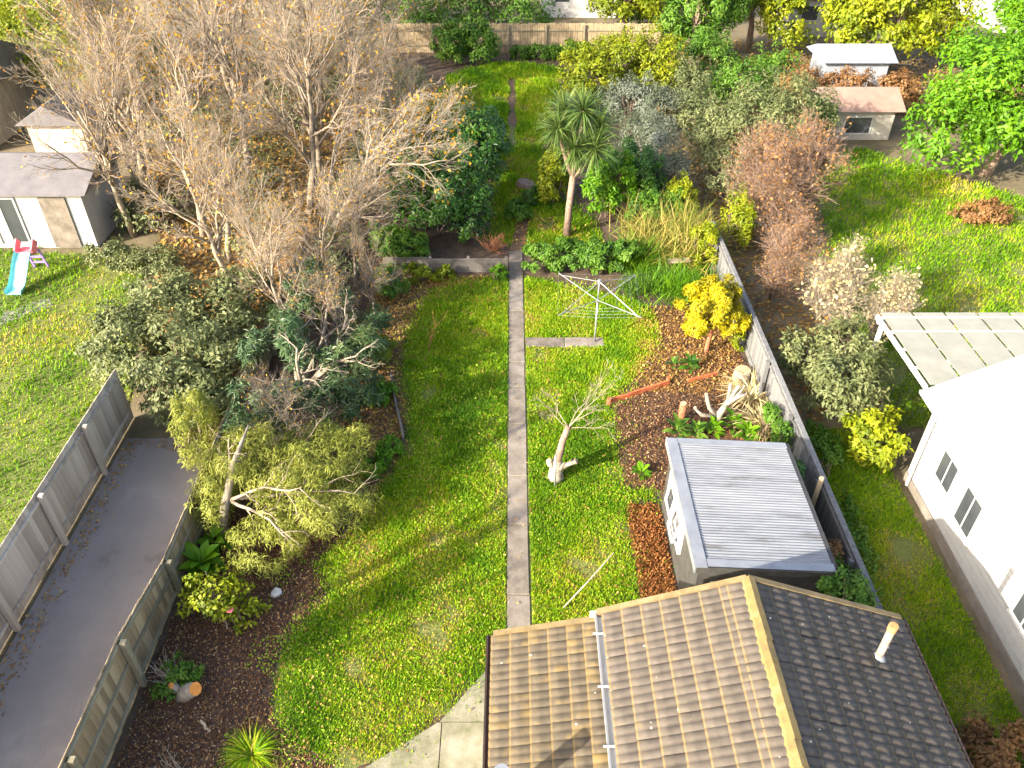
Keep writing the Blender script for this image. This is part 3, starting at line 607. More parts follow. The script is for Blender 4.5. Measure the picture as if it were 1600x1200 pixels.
tag(MB().tube([(1.12,14.72,0),(1.11,14.82,1.05)], .025, 8).build('support_pipe', M['flash'], loc=(1.12,14.72,0), smooth=True), 'thin grey pipe standing against the pruned tree stump', 'pipe')
stump('cut_stump', (4.84,17.34,0), 'reddish sawn trunk standing alone in the mulch bed', [([(0,0,-.05),(0,0,.3),(-.02,0,.66)], [.13,.11,.1])], 'barkred')
stump('cut_stump', (5.85,17.3,0), 'pale cut stump with many short lopped limbs behind the shed', [
    ([(0,0,-.05),(.05,0,.35),(.15,0,.6)], [.13,.1,.085]), ([(.1,0,.5),(.25,.05,.85),(.45,.1,1.25)], [.08,.065,.05]), ([(.2,0,.7),(.42,-.02,.9),(.66,0,1.05)], [.07,.06,.05]), ([(.2,.05,.8),(.22,.1,1.1),(.2,.12,1.3)], [.06,.05,.045]),
    ([(0,0,.2),(-.28,.05,.5),(-.42,.1,.95)], [.075,.06,.05]), ([(0,0,.2),(-.5,-.1,.35),(-.72,-.1,.62)], [.07,.06,.05]), ([(.25,0,.75),(.5,.1,1.0),(.62,.16,1.2)], [.06,.05,.04])], 'paintwhite')
stump('cut_stump', (7.0,19.3,0), 'squat brown stump beside the right fence', [([(0,0,-.05),(0,0,.2),(0,0,.36)], [.3,.26,.24])], 'barkpale')
stump('cut_stump', (-6.55,8.85,0), 'low stump with fresh orange sawn face in the left mulch bed', [([(-.1,0,-.05),(0,0,.15),(.22,-.05,.32)], [.2,.17,.14]), ([(-.1,.05,0),(-.25,.05,.2),(-.3,.02,.3)], [.12,.1,.08])], 'barkpale', 'cutorange')
stump('cut_stump', (.62,33.2,0), 'broad weathered grey stump between the far shrubs', [([(0,0,-.05),(0,0,.1),(.02,0,.18)], [.52,.45,.4])], 'bark', 'barkpink')
def twigpile(name, loc, label, n, L, mat, lean=(0,0,.5), cat='twigs', lev=1):
    rng, rd = rngs(); e = empty(name, loc, label, cat); out = []
    for k in range(n): grow(rd, (rd.gauss(0,.05),rd.gauss(0,.05),.02), (rd.gauss(0,.7)+lean[0], rd.gauss(0,.7)+lean[1], abs(rd.gauss(.3,.3))+lean[2]), L*rd.uniform(.6,1.1), .012, 0, lev, out, (3,), .5, .1)
    limbs('twig', out, M[mat], e); return e
twigpile('dry_twigs', (-6.8,9.05,.1), 'spray of dry tan twigs on the orange faced stump', 12, .7, 'barkpale', (-.8,.2,.4))
twigpile('dry_twigs', (-6.2,7.3,0), 'pale dry twigs at the bottom edge of the left mulch bed', 6, .7, 'barkpale')
twigpile('prunings', (-.75,27.3,0), 'heap of reddish brown prunings above the retaining wall', 40, .9, 'barkred', (0,0,.15))
# ------------------------------------------------------------------ plants inside the garden
def rosette(name, loc, label, cat, n, L, W, mat, droop=.9, up=.6, group=None, seg=3):
    rng, rd = rngs(); a = rng.uniform(0,6.283,n); u = rng.uniform(.1,1.6,n)*up
    D = np.stack([np.cos(a), np.sin(a), u], 1); B = np.stack([np.cos(a)*.06*L, np.sin(a)*.06*L, np.zeros(n)], 1)+rng.normal(0,.05*L,(n,3))*np.array([1,1,0])
    e = empty(name, loc, label, cat, group); strand_obj('blades', rng, B, D, L*rng.uniform(.6,1.15,n), W*rng.uniform(.7,1.2,n), droop, LM[mat], e, seg); return e
# cabbage tree
e = empty('cabbage_tree', (2.18,28.5,0), 'cabbage tree with spiky leaf heads on a bare brown trunk', 'tree')
heads = [(2.56,28.6,4.95),(3.18,28.7,4.3),(1.67,28.6,4.3),(2.3,28.2,3.7),(2.75,29.2,4.5),(3.0,28.1,3.75),(1.95,29.2,4.7)]
MB().tube([(2.18,28.5,-.1),(2.2,28.5,1.2),(2.3,28.5,2.6)], [.17,.13,.12], 9).build('trunk', M['barkpink'], e, smooth=True)
for q in heads: MB().tube([(2.3,28.5,2.5),((2.3+q[0])/2+.05,(28.5+q[1])/2,3.0+.2*(q[2]-3.7)),q], [.11,.09,.07], 7).build('branch', M['bark'], e, smooth=True)
rng, _ = rngs()
for q in heads:
    n = 230; D = unit(rng.normal(size=(n,3))+np.array([0,0,.3])); B = np.array(q)-np.array(e.location)+D*.05
    V, F, idx = strands(rng, B, D, rng.uniform(.75,1.15,n), rng.uniform(.04,.065,n), .7, 3); mesh_obj('leaf_head', V+np.array(e.location), F, LM['cord'], e, rnd=rng.uniform(0,1,n)[idx])
shrub('evergreen_shrub', 'largest dark glossy evergreen shrub left of the path', 'shrub', (-2.5,28.6,0), [(-.6,-.2,1.6,1.5,1.5,1.7),(.5,.6,1.7,1.3,1.5,1.7),(-1.2,.8,2.0,1.2,1.3,1.5),(.9,-.5,1.0,.9,.9,1.0)], 15000, .17, .075, 'dark')
shrub('evergreen_shrub', 'dark evergreen shrub behind the largest one, beside the path bend', 'shrub', (-1.4,32.6,0), [(0,0,1.9,1.3,1.8,1.7),(-.6,1.6,1.9,1.4,1.5,1.6),(.3,2.2,1.5,1,1.2,1.3)], 11000, .18, .08, 'dark')
shrub('evergreen_shrub', 'low leafy shrub hanging over the left end of the retaining wall', 'shrub', (-4.0,26.5,0), [(0,0,.7,.95,.7,.75),(-.7,.2,.8,.7,.7,.7)], 5000, .15, .07, 'mid')
shrub('evergreen_shrub', 'yellow green shrub beside the far lawn left edge', 'shrub', (-2.9,39.5,0), [(0,0,1.2,1.4,2,1.3),(-1,-2,1.2,1.3,1.6,1.3)], 6000, .2, .09, 'yg')
shrub('hedge', 'low clipped ivy hedge right of the path end', 'hedge', (2.5,25.8,0), [(-1.4,0,.55,.8,.55,.65),(-.4,.05,.6,.8,.6,.65),(.6,0,.6,.8,.6,.65),(1.5,.1,.6,.7,.6,.6)], 13000, .13, .07, 'mid', shell=.75)
shrub('bright_shrub', 'bright green shrub with leaf whorls right of the cabbage tree', 'shrub', (4.1,30.3,0), [(0,0,1.6,1.1,1.0,1.2),(-.5,-.4,1.0,.8,.7,.8)], 6500, .2, .08, 'bright')
shrub('dark_shrub', 'dark green shrub behind the bright whorled shrub', 'shrub', (5.1,31.2,0), [(0,0,1.4,1.1,1.2,1.4),(.4,-1,.8,.8,.8,.8)], 6500, .17, .075, 'dark')
shrub('yellow_green_shrub', 'yellow green bush left of the cabbage tree heads', 'shrub', (1.7,31.4,0), [(0,0,1.1,.65,.8,1.1),(.3,.8,1.3,.7,.9,1)], 4000, .17, .08, 'yg')
shrub('silver_shrub', 'tall silvery grey shrub at right, nearer one', 'shrub', (6.1,33.6,0), [(0,0,1.5,1.3,1.6,1.5),(.5,-1.4,1.1,1.0,1.2,1.2),(-.3,1.2,1.7,1.2,1.2,1.4)], 13000, .13, .04, 'silver')
shrub('silver_shrub', 'silvery grey shrub at right, farther one', 'shrub', (5.7,38.8,0), [(0,0,1.7,1.5,1.5,1.5),(1.2,-.8,1.6,1.2,1.3,1.5)], 9000, .15, .05, 'silver')
shrub('yellow_green_shrub', 'broad yellow green bush near the right end of the rear fence', 'shrub', (4.2,44.3,0), [(0,0,1.6,1.7,2,1.6),(1.8,1,1.9,1.7,2,1.7),(3.6,1,1.8,1.6,2,1.7),(-.8,-2.6,1.0,1.2,1.4,1.1)], 13000, .22, .1, 'yg')
shrub('rear_shrub', 'leafy green shrub against the left half of the rear fence', 'shrub', (-2.0,50.8,0), [(0,0,1.3,1.2,1.1,1.4),(-1.6,.1,1.3,1.3,1.1,1.4)], 7000, .22, .1, 'mid')
shrub('rear_hedge', 'low scruffy green hedge in front of the pale rear fence', 'hedge', (2.0,51.8,0), [(0,0,.5,1.2,.5,.6),(2,0,.6,1.2,.6,.6),(-1.4,.2,.4,.8,.4,.5)], 5000, .2, .08, 'mid')
shrub('round_bush', 'small round dark clipped bush beside the far stump', 'bush', (.8,31.4,0), [(0,0,.38,.38,.38,.4)], 2200, .09, .04, 'dark', shell=.8)
shrub('green_bush', 'small leafy bush on the grass below the round one', 'bush', (.2,30.0,0), [(0,0,.4,.6,.5,.45)], 1800, .15, .07, 'mid')
# reeds on the right
rng, _ = rngs()
def reeds(name, loc, label, n, rx, ry, L, mat, droop=.7, W=.035):
    rng, _ = rngs(); B = np.stack([rng.normal(0,rx,n), rng.normal(0,ry,n), np.zeros(n)], 1); D = np.stack([rng.normal(0,.55,n), rng.normal(0,.55,n), np.ones(n)], 1)
    e = empty(name, loc, label, 'reeds'); strand_obj('blades', rng, B, D, L*rng.uniform(.5,1.15,n), W*rng.uniform(.6,1.4,n), droop, LM[mat], e, 4); return e
reeds('tall_reeds', (5.7,27.9,0), 'tall tangled yellow green reeds behind the hedge', 1500, .65, .9, 1.7, 'reed', 1.0)
reeds('tall_reeds', (6.75,27.3,0), 'tall straw yellow reeds against the right fence', 1200, .4, .9, 1.8, 'reed', 1.0)
reeds('green_grasses', (4.6,26.3,0), 'lush green long grass at the right end of the hedge', 900, .45, .4, 1.1, 'bright')
reeds('green_grasses', (6.0,24.4,0), 'thick clump of green long grass behind the golden shrub', 1300, .6, .5, .9, 'bright', .8, .03)
reeds('green_grasses', (4.4,24.5,0), 'arching strappy grass clump beside the clothesline arm', 420, .3, .25, .8, 'mid', 1.2, .03)
shrub('reed_bush', 'leafy green bush growing through the tall reeds', 'bush', (5.3,28.9,0), [(0,0,.9,.8,.7,.8),(1.1,.4,.9,.7,.7,.8)], 4200, .15, .06, 'mid')
shrub('reed_bush', 'yellow green bush between the reeds and silvery shrub', 'bush', (6.7,29.8,0), [(0,0,1.0,.6,1.0,.9)], 3000, .15, .06, 'yg')
shrub('yellow_bush', 'yellow leaved bush among reeds at the right fence', 'bush', (7.0,26.0,0), [(0,0,1.1,.5,.8,.9)], 2600, .13, .06, 'yg')
shrub('golden_shrub', 'golden yellow clipped shrub on an orange brown trunk', 'shrub', (6.2,20.7,0), [(-.2,0,1.75,.95,.85,.85),(.3,.05,1.9,.7,.7,.7),(.65,-.1,1.2,.5,.55,.6),(-.5,-.2,1.3,.5,.5,.5)], 17000, .12, .045, 'yellow', bark='barkred', trunk=(1.7,.09), clump=.2)
rosette('strappy_clump', (7.1,18.3,0), 'dry straw coloured flax clump drooping by the right fence', 'plant', 170, 1.3, .05, 'straw', 1.5, .9)
rosette('strappy_clump', (7.15,17.1,0), 'dry flax clump nearest the shed along the right fence', 'plant', 150, 1.2, .05, 'straw', 1.6, .9)
rosette('strappy_clump', (7.0,15.6,0), 'green grassy clump behind the far corner of the shed', 'plant', 90, .9, .045, 'reed', 1.3, .9)
def leafy(name, loc, label, n, L, W, mat, rise=.5, cat='plant', h=.25):
    """broad leaves, each a piece"""
    rng, rd = rngs(); e = empty(name, loc, label, cat); me = None
    v = []; prof = [(0,.08),(.25,.75),(.5,1),(.75,.75),(1,.04)]
    for t, wq in prof:
        z = .35*t-.55*t*t
        v += [(t*L, -W/2*wq, z*L+.06*wq*L), (t*L, 0, z*L), (t*L, W/2*wq, z*L+.06*wq*L)]
    f = [(3*i+j, 3*i+3+j, 3*i+4+j, 3*i+1+j) for i in range(4) for j in range(2)]
    meshes = []
    for q in range(3):
        me = bpy.data.meshes.new('leaf'); me.from_pydata(v, [], f); me.update(); a = me.attributes.new('rnd','FLOAT','FACE'); a.data.foreach_set('value', [.25+.3*q]*len(f)); me.materials.append(LM[mat]); me.polygons.foreach_set('use_smooth',[True]*len(f)); meshes.append(me)
    for k in range(n):
        o = bpy.data.objects.new('leaf', rd.choice(meshes)); COL.objects.link(o); o.parent = e; a = k*2.4+rd.uniform(-.3,.3); q = k/n
        o.location = (math.cos(a)*.05, math.sin(a)*.05, .03+h*q); o.rotation_euler = (rd.uniform(-.2,.2), -rise*q-.1+rd.uniform(-.15,.15), a); s = rd.uniform(.75,1.15); o.scale = (s,s,s)
    return e
leafy('comfrey_plant', (-7.2,12.0,0), 'large leaved dark green plant against the timber fence', 18, .55, .26, 'bright', .9, h=.35)
leafy('comfrey_plant', (-7.15,12.75,0), 'smaller large leaved plant at the foot of the pale leaning trunk', 9, .45, .22, 'bright', .9, h=.3)
leafy('leafy_plant', (5.5,19.75,0), 'dark green leafy plant beside the shorter orange edging', 16, .32, .15, 'dark', 1, h=.3)
leafy('leafy_plant', (5.0,19.9,0), 'small dark leafy plant left of the one at the edging', 9, .25, .12, 'dark', 1, h=.2)
leafy('leafy_plant', (3.4,15.15,0), 'pale green seedling at the near corner of the mulch bed', 12, .28, .15, 'bright', .9, h=.15)
for k, (x, y, t) in enumerate(((4.6,16.7,'left end of the leafy row behind the shed'),(5.1,16.6,'second from left in the leafy row behind the shed'),(5.6,16.75,'leafy plant at the foot of the lopped pale stump'),(6.2,17.0,'bright leafy plant right of the lopped pale stump'),(6.5,16.5,'right end of the leafy row behind the shed'))):
    leafy('leafy_plant', (x,y,0), ('green leafy plant, ' if k in (0,1,4) else '')+t, 16, .34, .16, 'bright' if k > 1 else 'mid', 1.1, h=.4)
shrub('camellia', 'sparse camellia bush with a pink flower in the left bed', 'bush', (-6.3,10.75,0), [(-.1,0,.75,.75,.55,.5),(.35,-.2,.4,.6,.4,.35),(-.6,.1,.5,.35,.35,.3)], 1500, .12, .07, 'yg', bark='barkgrey', stems=6, clump=.3)
o = MB(); 
for k in range(6): a = k*1.047; o.tube([(-5.98,10.4,.72),(-5.98+.05*math.cos(a),10.36+.05*math.sin(a),.76)], [.02,.035], 6)
tag(o.build('flower', M['pink'], loc=(-5.98,10.38,.7)), 'single pink flower on the camellia bush', 'flower')
shrub('stump_regrowth', 'green regrowth shoots beside the orange faced stump', 'bush', (-6.75,9.15,0), [(0,.05,.3,.38,.35,.3),(-.25,-.3,.18,.3,.2,.2)], 900, .1, .05, 'mid')
rosette('grass_tuft', (-4.95,7.6,0), 'bright green strappy grass clump at the bottom of the left bed', 'plant', 420, .62, .022, 'grass', 1.4, .9)
baretree('sapling', 'thin bare reddish sapling on the left lawn', (-2.7,20.7,0), 1.25, .02, 'barkred', (0,0,1), 1, nch=(6,), ang=(.3,.6))
shrub('low_bush', 'small leafy bush at the right end of the retaining wall', 'bush', (-.45,25.2,0), [(0,0,.3,.35,.3,.3)], 900, .12, .05, 'bright')
shrub('low_bush', 'yellowish leafy bushes in front of the retaining wall left end', 'bush', (-3.3,25.1,0), [(0,0,.35,.6,.4,.35),(.9,.1,.25,.45,.3,.25)], 2400, .13, .06, 'yg')
shrub('low_bush', 'green bush at the top left corner of the lawn', 'bush', (-4.2,24.0,0), [(0,0,.7,.55,.7,.7)], 2400, .14, .06, 'mid')
shrub('low_bush', 'green ground plant left of the dark timber edging', 'bush', (-3.9,18.3,0), [(0,0,.25,.45,.6,.28)], 1400, .12, .06, 'bright')
shrub('low_bush', 'green weed clump at the near end of the timber edging', 'bush', (-3.3,16.0,0), [(0,0,.22,.4,.45,.25),(-.4,-.7,.2,.4,.4,.25)], 1600, .12, .06, 'bright')
shrub('low_bush', 'yellow green bush farther along the leaf litter bed', 'bush', (-4.1,20.4,0), [(0,0,.4,.5,.6,.42)], 1700, .12, .06, 'yg')
# left boundary trees
e = shrub('narrow_leaf_tree', 'dense dark tree with narrow leaves and pale limbs at left boundary', 'tree', (-6.0,18.4,0), [(0,3.2,1.6,1.2,1.2,1.1),(1.3,.2,1.5,1.0,1.0,.85),(-.6,.2,1.9,1.2,1.2,1.0),(1.0,-1.5,1.2,1.0,.8,.7),(-.5,-1.9,1.5,1.0,.9,.8),(1.5,2.2,1.0,.8,1.0,.8),(1.7,-.9,.9,.7,.9,.6),(1.6,.7,1.1,.7,.8,.6),(-.6,-3.2,1.3,.9,.8,.8)], 14500, .24, .04, 'narrow', bark='barkpale', trunk=(1.9,.16), clump=.22, ncl=17)
rng, rdd = rngs(); out = []
for d, l in (((-.3,-.6,1),2.6),((.5,-.7,.7),3.0),((-.3,.2,1),2.4),((.8,-.2,.8),2.6),((.3,.9,.7),3.2),((.9,.6,.5),2.6)): grow(rdd, (-.1,-.1,.4), d, l, .085, 0, 3, out, (5,5,3), .5, .2, (0,0,-.02))
limbs('limb', out, M['barkpale'], e)
e = empty('feathery_shrub', (-7.05,13.0,0), 'pale yellow green feathery shrub with a whitish leaning trunk', 'tree')
rng, rdd = rngs()
crown('crown', rng, [(2.2,.3,1.0,1.3,1.0,1.0),(1.4,-.7,.65,1.0,.7,.65),(3.0,.2,.8,.8,.7,.65),(.1,1.0,1.3,.9,.9,1.0),(1.2,1.1,1.4,1.2,.9,.6),(-.1,.3,1.0,.5,.6,.7),(2.5,1.6,1.3,1.1,.9,.8),(.7,1.3,2.0,.6,.5,.4),(2.2,2.4,.9,.9,.7,.6),(.9,2.3,1.2,.9,.7,.6)], 26000, .17, .022, LM['feather'], e, clump=.27, droop=.4)
MB().tube([(-7.1,13.0,-.1),(-6.85,13.2,.9),(-6.55,13.6,1.9),(-6.2,14.2,2.6)], [.14,.11,.075,.02], 9).build('trunk', M['barkpale'], e, smooth=True)
out = []
for d, l in (((.9,.1,.3),3.2),((.8,.6,.3),3),((.6,-.6,.2),2.4),((-.1,.6,.8),1.6),((.9,-.2,.6),2.6)): grow(rdd, (.3,.3,1.0), d, l, .05, 0, 2, out, (6,4), .45, .15, (0,0,-.02))
limbs('branch', out, M['barkgrey'], e)
shrub('olive_shrub', 'grey green bush hiding the end of the driveway', 'shrub', (-9.9,19.0,0), [(0,0,1.4,1.9,1.6,1.3),(-1.6,.6,1.3,1.6,1.5,1.2),(1.2,.9,1.3,1.3,1.4,1.1),(.6,-1.6,.9,1.2,.9,.9),(-.6,2.2,1.4,1.7,1.4,1.3),(1.4,2.8,1.4,1.2,1.4,1.2)], 17000, .17, .08, 'olive', trunk=(1.5,.13))
shrub('olive_shrub', 'smaller grey green bush between driveway bush and timber fence', 'shrub', (-8.5,17.2,0), [(0,0,.8,.8,.9,.8),(.3,1.6,1.0,.7,1.0,.9)], 5000, .15, .06, 'olive')
shrub('feathery_bush', 'yellowish feathery bush overhanging the driveway edge by the timber fence', 'shrub', (-8.3,15.8,0), [(0,0,1.1,.6,.9,1.0)], 3500, .17, .025, 'feather', droop=.4)
baretree('bare_tree', 'leaning bare tree with whitish branches reaching over the dark shrubs', (-7.3,26.8,0), 5.8, .15, 'barkpale', (.35,.2,.7), 4, leaf='orange', nleaf=600, nch=(11,8,6,5), trop=(.1,.03,.03), ang=(.4,.95), start=.12)
tl = baretree('bare_tree', 'second leaning bare tree, farther along the left boundary', (-7.1,31.5,0), 5.4, .13, 'barkpale', (.45,.1,.7), 4, leaf='orange', nleaf=450, nch=(11,8,6,4), trop=(.08,.0,.03), ang=(.4,.95), start=.12)
t1 = baretree('bare_tree', 'bare tan tree nearest the leaning one at left boundary', (-8.4,30.5,0), 6.5, .17, 'barkgrey', (.15,0,1), 4, 'bare trees at the left', leaf='orange', nleaf=300, nch=(11,8,6,5))
t2 = baretree('bare_tree', 'bare tan tree standing between white garage and dark shrubs', (-12.2,28.5,0), 6.2, .16, 'barkgrey', (0,.05,1), 4, 'bare trees at the left', leaf='orange', nleaf=400, nch=(12,8,6,4))
for k, (s, x, y, rz, sc, lb) in enumerate(((t1,-15.0,28.6,4.7,.85,'bare tree hard against the right end of the white garage'),(t1,-5.6,24.6,1.1,.5,'low tan thicket at the left end of the retaining wall'),(t2,-5.3,20.6,3.0,.42,'low tan thicket behind the narrow leaved tree'),(t1,-7.0,20.8,2.2,.55,'tan twiggy tree over the timber fence beside narrow leaved tree'),(t2,-4.6,22.4,.3,.36,'small twiggy thicket at the top left lawn edge'),(t1,-5.9,15.6,5.1,.38,'twiggy growth between feathery shrub and narrow leaved tree'),(t2,-7.9,22.9,1.7,.7,'tan bare tree above the far end of the driveway bush'),(t2,-16.3,33.5,.6,1.15,'bare tree rising behind the garage roof'),(t1,-18.5,38.5,2.9,1.2,'bare tree behind the garage, left of the wood'),(t1,-11.5,33,1.3,1.1,'bare tree behind the white garage right corner'),(t2,-9.2,36.5,2.2,1.1,'bare tree with orange leaves left of the far shrub row'),(t1,-13.5,40,4.0,1.25,'tall bare tree at upper left beside the yellow green tree'),(t2,-8.2,42.5,.7,1.1,'bare tree left of the far lawn'),(t1,-17,36,5.2,1.0,'bare tree in front of the yellow green tree at upper left'),
      (t2,-11.5,48,3.3,1.3,'bare tree at upper left near the rear fence line'),(t1,-6.8,48,2.6,.95,'bare tree at the left end of the rear fence'),(t2,-17.5,47,5.5,1.3,'farthest bare tree at the upper left'),(t1,-6.2,33.5,.4,.75,'small bare tree overhanging the dark shrubs from the left'),(t2,-6.9,38.0,1.0,.8,'small bare tree beside the yellow green shrub left of far lawn'),(t1,-9.8,24.4,3.6,.75,'small bare tree above the grey green driveway bush'),
      (t1,-15.2,30.5,2.0,.8,'bare tree just right of the white garage'),(t2,-10.6,26.5,5.0,.75,'bare tree in front of the garage side bushes'),(t1,-14.8,44.5,.2,1.2,'bare tree in the middle of the upper left wood'),(t2,-10,53,1.9,1.3,'bare tree left of the rear fence, beyond it'),(t1,-15,54,3.1,1.4,'bare tree at top left beyond the rear fence line'),(t2,-8.5,33.8,3.9,.9,'bare tree behind the second leaning tree'),(t1,-5.8,36,5.9,.6,'little bare tree above the dark evergreen shrub'),(t2,-20,40.5,.9,.9,'bare tree against the large yellow green tree'),(t2,-6.4,23.3,4.4,.6,'low bare thicket between narrow leaved tree and leaning bare tree'))):
    copy_tree(s, (x,y,0), rz, sc, lb, 'bare trees at the left')
shrub('understory', 'tangled olive undergrowth beneath the bare trees along left boundary', 'undergrowth', (-6.6,30.5,0), [(0,0,.8,1.0,2,.9),(.4,4,1.0,1.2,2.2,1.0),(.3,-4,.7,1.0,1.8,.8),(.8,8,1.0,1.3,2.2,1.1),(1,12.5,1.0,1.4,2.4,1.2),(.2,-7.5,.7,.8,1.4,.8)], 11000, .16, .06, 'olive', bark='barkgrey', stems=12)
shrub('understory', 'brown and olive undergrowth beyond the boundary under bare trees', 'undergrowth', (-12,34,0), [(0,0,.8,2.5,3,.9),(-3,5,.9,3,3,1),(1,8,.9,3,3.5,1),(-2,-4.5,.7,2.2,1.6,.8),(2,-6,.8,1.8,2.4,.8),(0,15,1,5,4,1.1)], 12000, .2, .08, 'olive', bark='barkgrey', stems=12)
bits('fallen_leaves', [(-13.5,27.5),(-11.8,20.5),(-7.8,19),(-7.8,53),(-24,53),(-16,33)], 26000, 29, .2, .13, 'fallen', 'thick brown leaf litter beneath the bare trees at left', 'leaves', .01)
# plants between shed, house and right fence
shrub('climbing_shrub', 'green climbing shrub between house, shed and right fence', 'shrub', (6.95,10.0,0), [(-.1,.1,1.5,.38,.7,.7),(-.5,.1,1.9,.35,.35,.25),(.1,-.8,1.1,.3,.6,.7),(.1,1.0,.8,.25,.7,.6)], 4600, .1, .05, 'mid', stems=8)
shrub('fence_bush', 'dark green bush squeezed between shed and right fence', 'bush', (6.95,14.3,0), [(0,0,.7,.25,.9,.6),(0,-1.6,.5,.22,.7,.5)], 3000, .12, .06, 'dark')
shrub('fence_bush', 'green climber on the right fence just behind the shed', 'bush', (7.15,15.9,0), [(0,0,.7,.25,.5,.6),(0,.9,.6,.22,.5,.5)], 1900, .1, .05, 'mid')
shrub('fence_bush', 'straggly green plant on the right fence past the squat stump', 'bush', (7.1,20.9,0), [(0,0,.5,.25,.6,.5),(.02,1.3,.6,.22,.6,.5)], 1900, .1, .05, 'yg')
shrub('fence_bush', 'brownish bush beside the near right corner of the shed', 'bush', (7.05,11.6,0), [(0,0,.9,.22,.6,.6)], 1500, .1, .05, 'brown')
shrub('fence_bush', 'green bush under the house flue beside the right fence', 'bush', (7.2,8.0,0), [(0,0,.8,.16,.9,.6)], 1600, .1, .05, 'mid')
tag(MB().tube([(7.2,13.3,0),(7.22,13.3,1.75)], [.07,.06], 10).build('fence_post', M['timber'], loc=(7.2,13.3,0)), 'round timber post standing taller than the right fence beside the shed', 'post')
# ------------------------------------------------------------------ neighbours, right
nh = empty('neighbour_house', (14,8,0), 'white weatherboard house with pale blue roof on the right', 'house')
NY0, NY1 = -4, 15.0
b = MB(); b.v = [(10.35,NY0,0),(17.6,NY0,0),(17.6,NY1,0),(10.35,NY1,0),(10.35,NY0,2.9),(17.6,NY0,2.9),(17.6,NY1,2.9),(10.35,NY1,2.9),(14,NY0,4.85),(14,NY1,4.85)]
b.f = [(3,0,4,7),(0,1,5,8,4),(1,2,6,5),(2,3,7,9,6)]; b.build('wall', M['white'], nh)
for k in range(14): MB().box(10.325,10.348,NY0,NY1-.002,.3+k*.18,.3+k*.18+.165).build('weatherboard', M['white'], nh)
MB().box(10.3,10.347,NY0,NY1+.02,-.02,.28).build('foundation', M['concrete'], nh)
for sx in (-1, 1):
    e0 = 14+sx*3.95; b = MB(); b.v = [(e0,NY0-.3,2.83),(e0,NY1+.25,2.83),(14,NY1+.25,4.94),(14,NY0-.3,4.94),(e0,NY0-.3,2.77),(e0,NY1+.25,2.77),(14,NY1+.25,4.88),(14,NY0-.3,4.88)]
    b.f = [(0,1,2,3),(4,7,6,5),(0,4,5,1),(1,5,6,2),(3,2,6,7),(0,3,7,4)]; r_ = b.build('roof', M['bluewhite'], nh)
    for y in np.arange(NY0, NY1+.2, .6): MB().bar((e0,y,2.845),(14,y,4.955),.03,.03).build('roof_rib', M['bluewhite'], r_)
MB().bar((10.0,NY0-.3,2.78),(10.0,NY1+.25,2.78),.1,.09).build('gutter', M['white'], nh)
for y0, y1, z0, z1 in ((13.2,14.0,1.2,2.1),(12.0,12.8,1.0,2.1),(9.3,10.1,1.1,2.1),(8.2,9.0,1.0,2.1),(5.6,7.0,1.0,2.1)):
    f = MB()
    for a, c, d, g_ in ((y0,y1,z0,z0+.06),(y0,y1,z1-.06,z1),(y0,y0+.06,z0+.06,z1-.06),(y1-.06,y1,z0+.06,z1-.06)): f.box(10.28,10.322,a,c,d,g_)
    wv = f.build('window', M['white'], nh); MB().box(10.24,10.321,y0-.05,y1+.05,z0-.06,z0-.003).build('sill', M['white'], wv); MB().box(10.285,10.3215,(y0+y1)/2-.02,(y0+y1)/2+.02,z0+.06,z1-.06).build('mullion', M['white'], wv); MB().box(10.29,10.318,y0+.06,y1-.06,z0+.06,z1-.06).build('pane', M['glass'], wv)
for yy in (14.7,7.6): MB().tube([(10.1,yy,2.75),(10.24,yy,2.55),(10.24,yy,.1)], .04, 8).build('downpipe', M['white'], nh)
pg = empty('pergola', (12.6,17.3,0), 'white pergola roofed with translucent panels behind the white house', 'pergola')
for x in (10.3,12.6,14.9,17.2): MB().box(x,x+.1,18.55,18.65,0,2.5).build('post', M['white'], pg)
MB().box(10.2,17.5,18.56,18.68,2.5,2.64).build('beam', M['white'], pg); MB().box(10.2,17.5,15.35,15.43,2.6,2.74).build('beam', M['white'], pg)
for x in np.arange(10.2,17.5,.9): MB().bar((x,15.43,2.74),(x,18.75,2.66),.07,.12).build('rafter', M['white'], pg)
for y in (16.2,17.0,17.8,18.5): MB().bar((10.2,y,2.77),(17.5,y,2.77),.05,.06).build('purlin', M['white'], pg)
for x in np.arange(10.24,17,.9): MB().bar((x+.45,15.43,2.835),(x+.45,18.75,2.775),.84,.012).build('panel', M['poly'], pg)
shrub('green_shrub', 'silvery green shrub left of the white pergola', 'shrub', (9.3,17.6,0), [(0,0,1.1,1.2,1.3,1.1),(.5,1.4,1.3,1.0,1.0,1.0),(-.4,1.5,1.0,.9,1,.9)], 8000, .17, .07, 'olive')
shrub('green_shrub', 'lime green shrub beside the far corner of the white house', 'shrub', (9.6,15.7,0), [(0,0,.9,.75,.8,.8)], 3000, .17, .08, 'yg')
bs1 = baretree('bare_shrub', 'tan bare twiggy shrub beyond the golden shrub', (10.3,22.6,0), 2.7, .05, 'barkpale', (0,0,1), 3, 'twiggy shrubs', nch=(26,14,8), ang=(.35,1.0), start=.02, cat='shrub', leaf='straw', nleaf=900)
bs2 = baretree('bare_shrub', 'pinkish brown bare shrub beyond the reeds', (10.1,26.6,0), 3.6, .06, 'barkpink', (0,0,1), 3, 'twiggy shrubs', nch=(28,14,8), ang=(.35,1.0), start=.02, cat='shrub', leaf='brown', nleaf=1500)
copy_tree(bs1, (11.2,20.8,0), 2, .8, 'smaller tan twiggy shrub nearer the white pergola', 'twiggy shrubs')
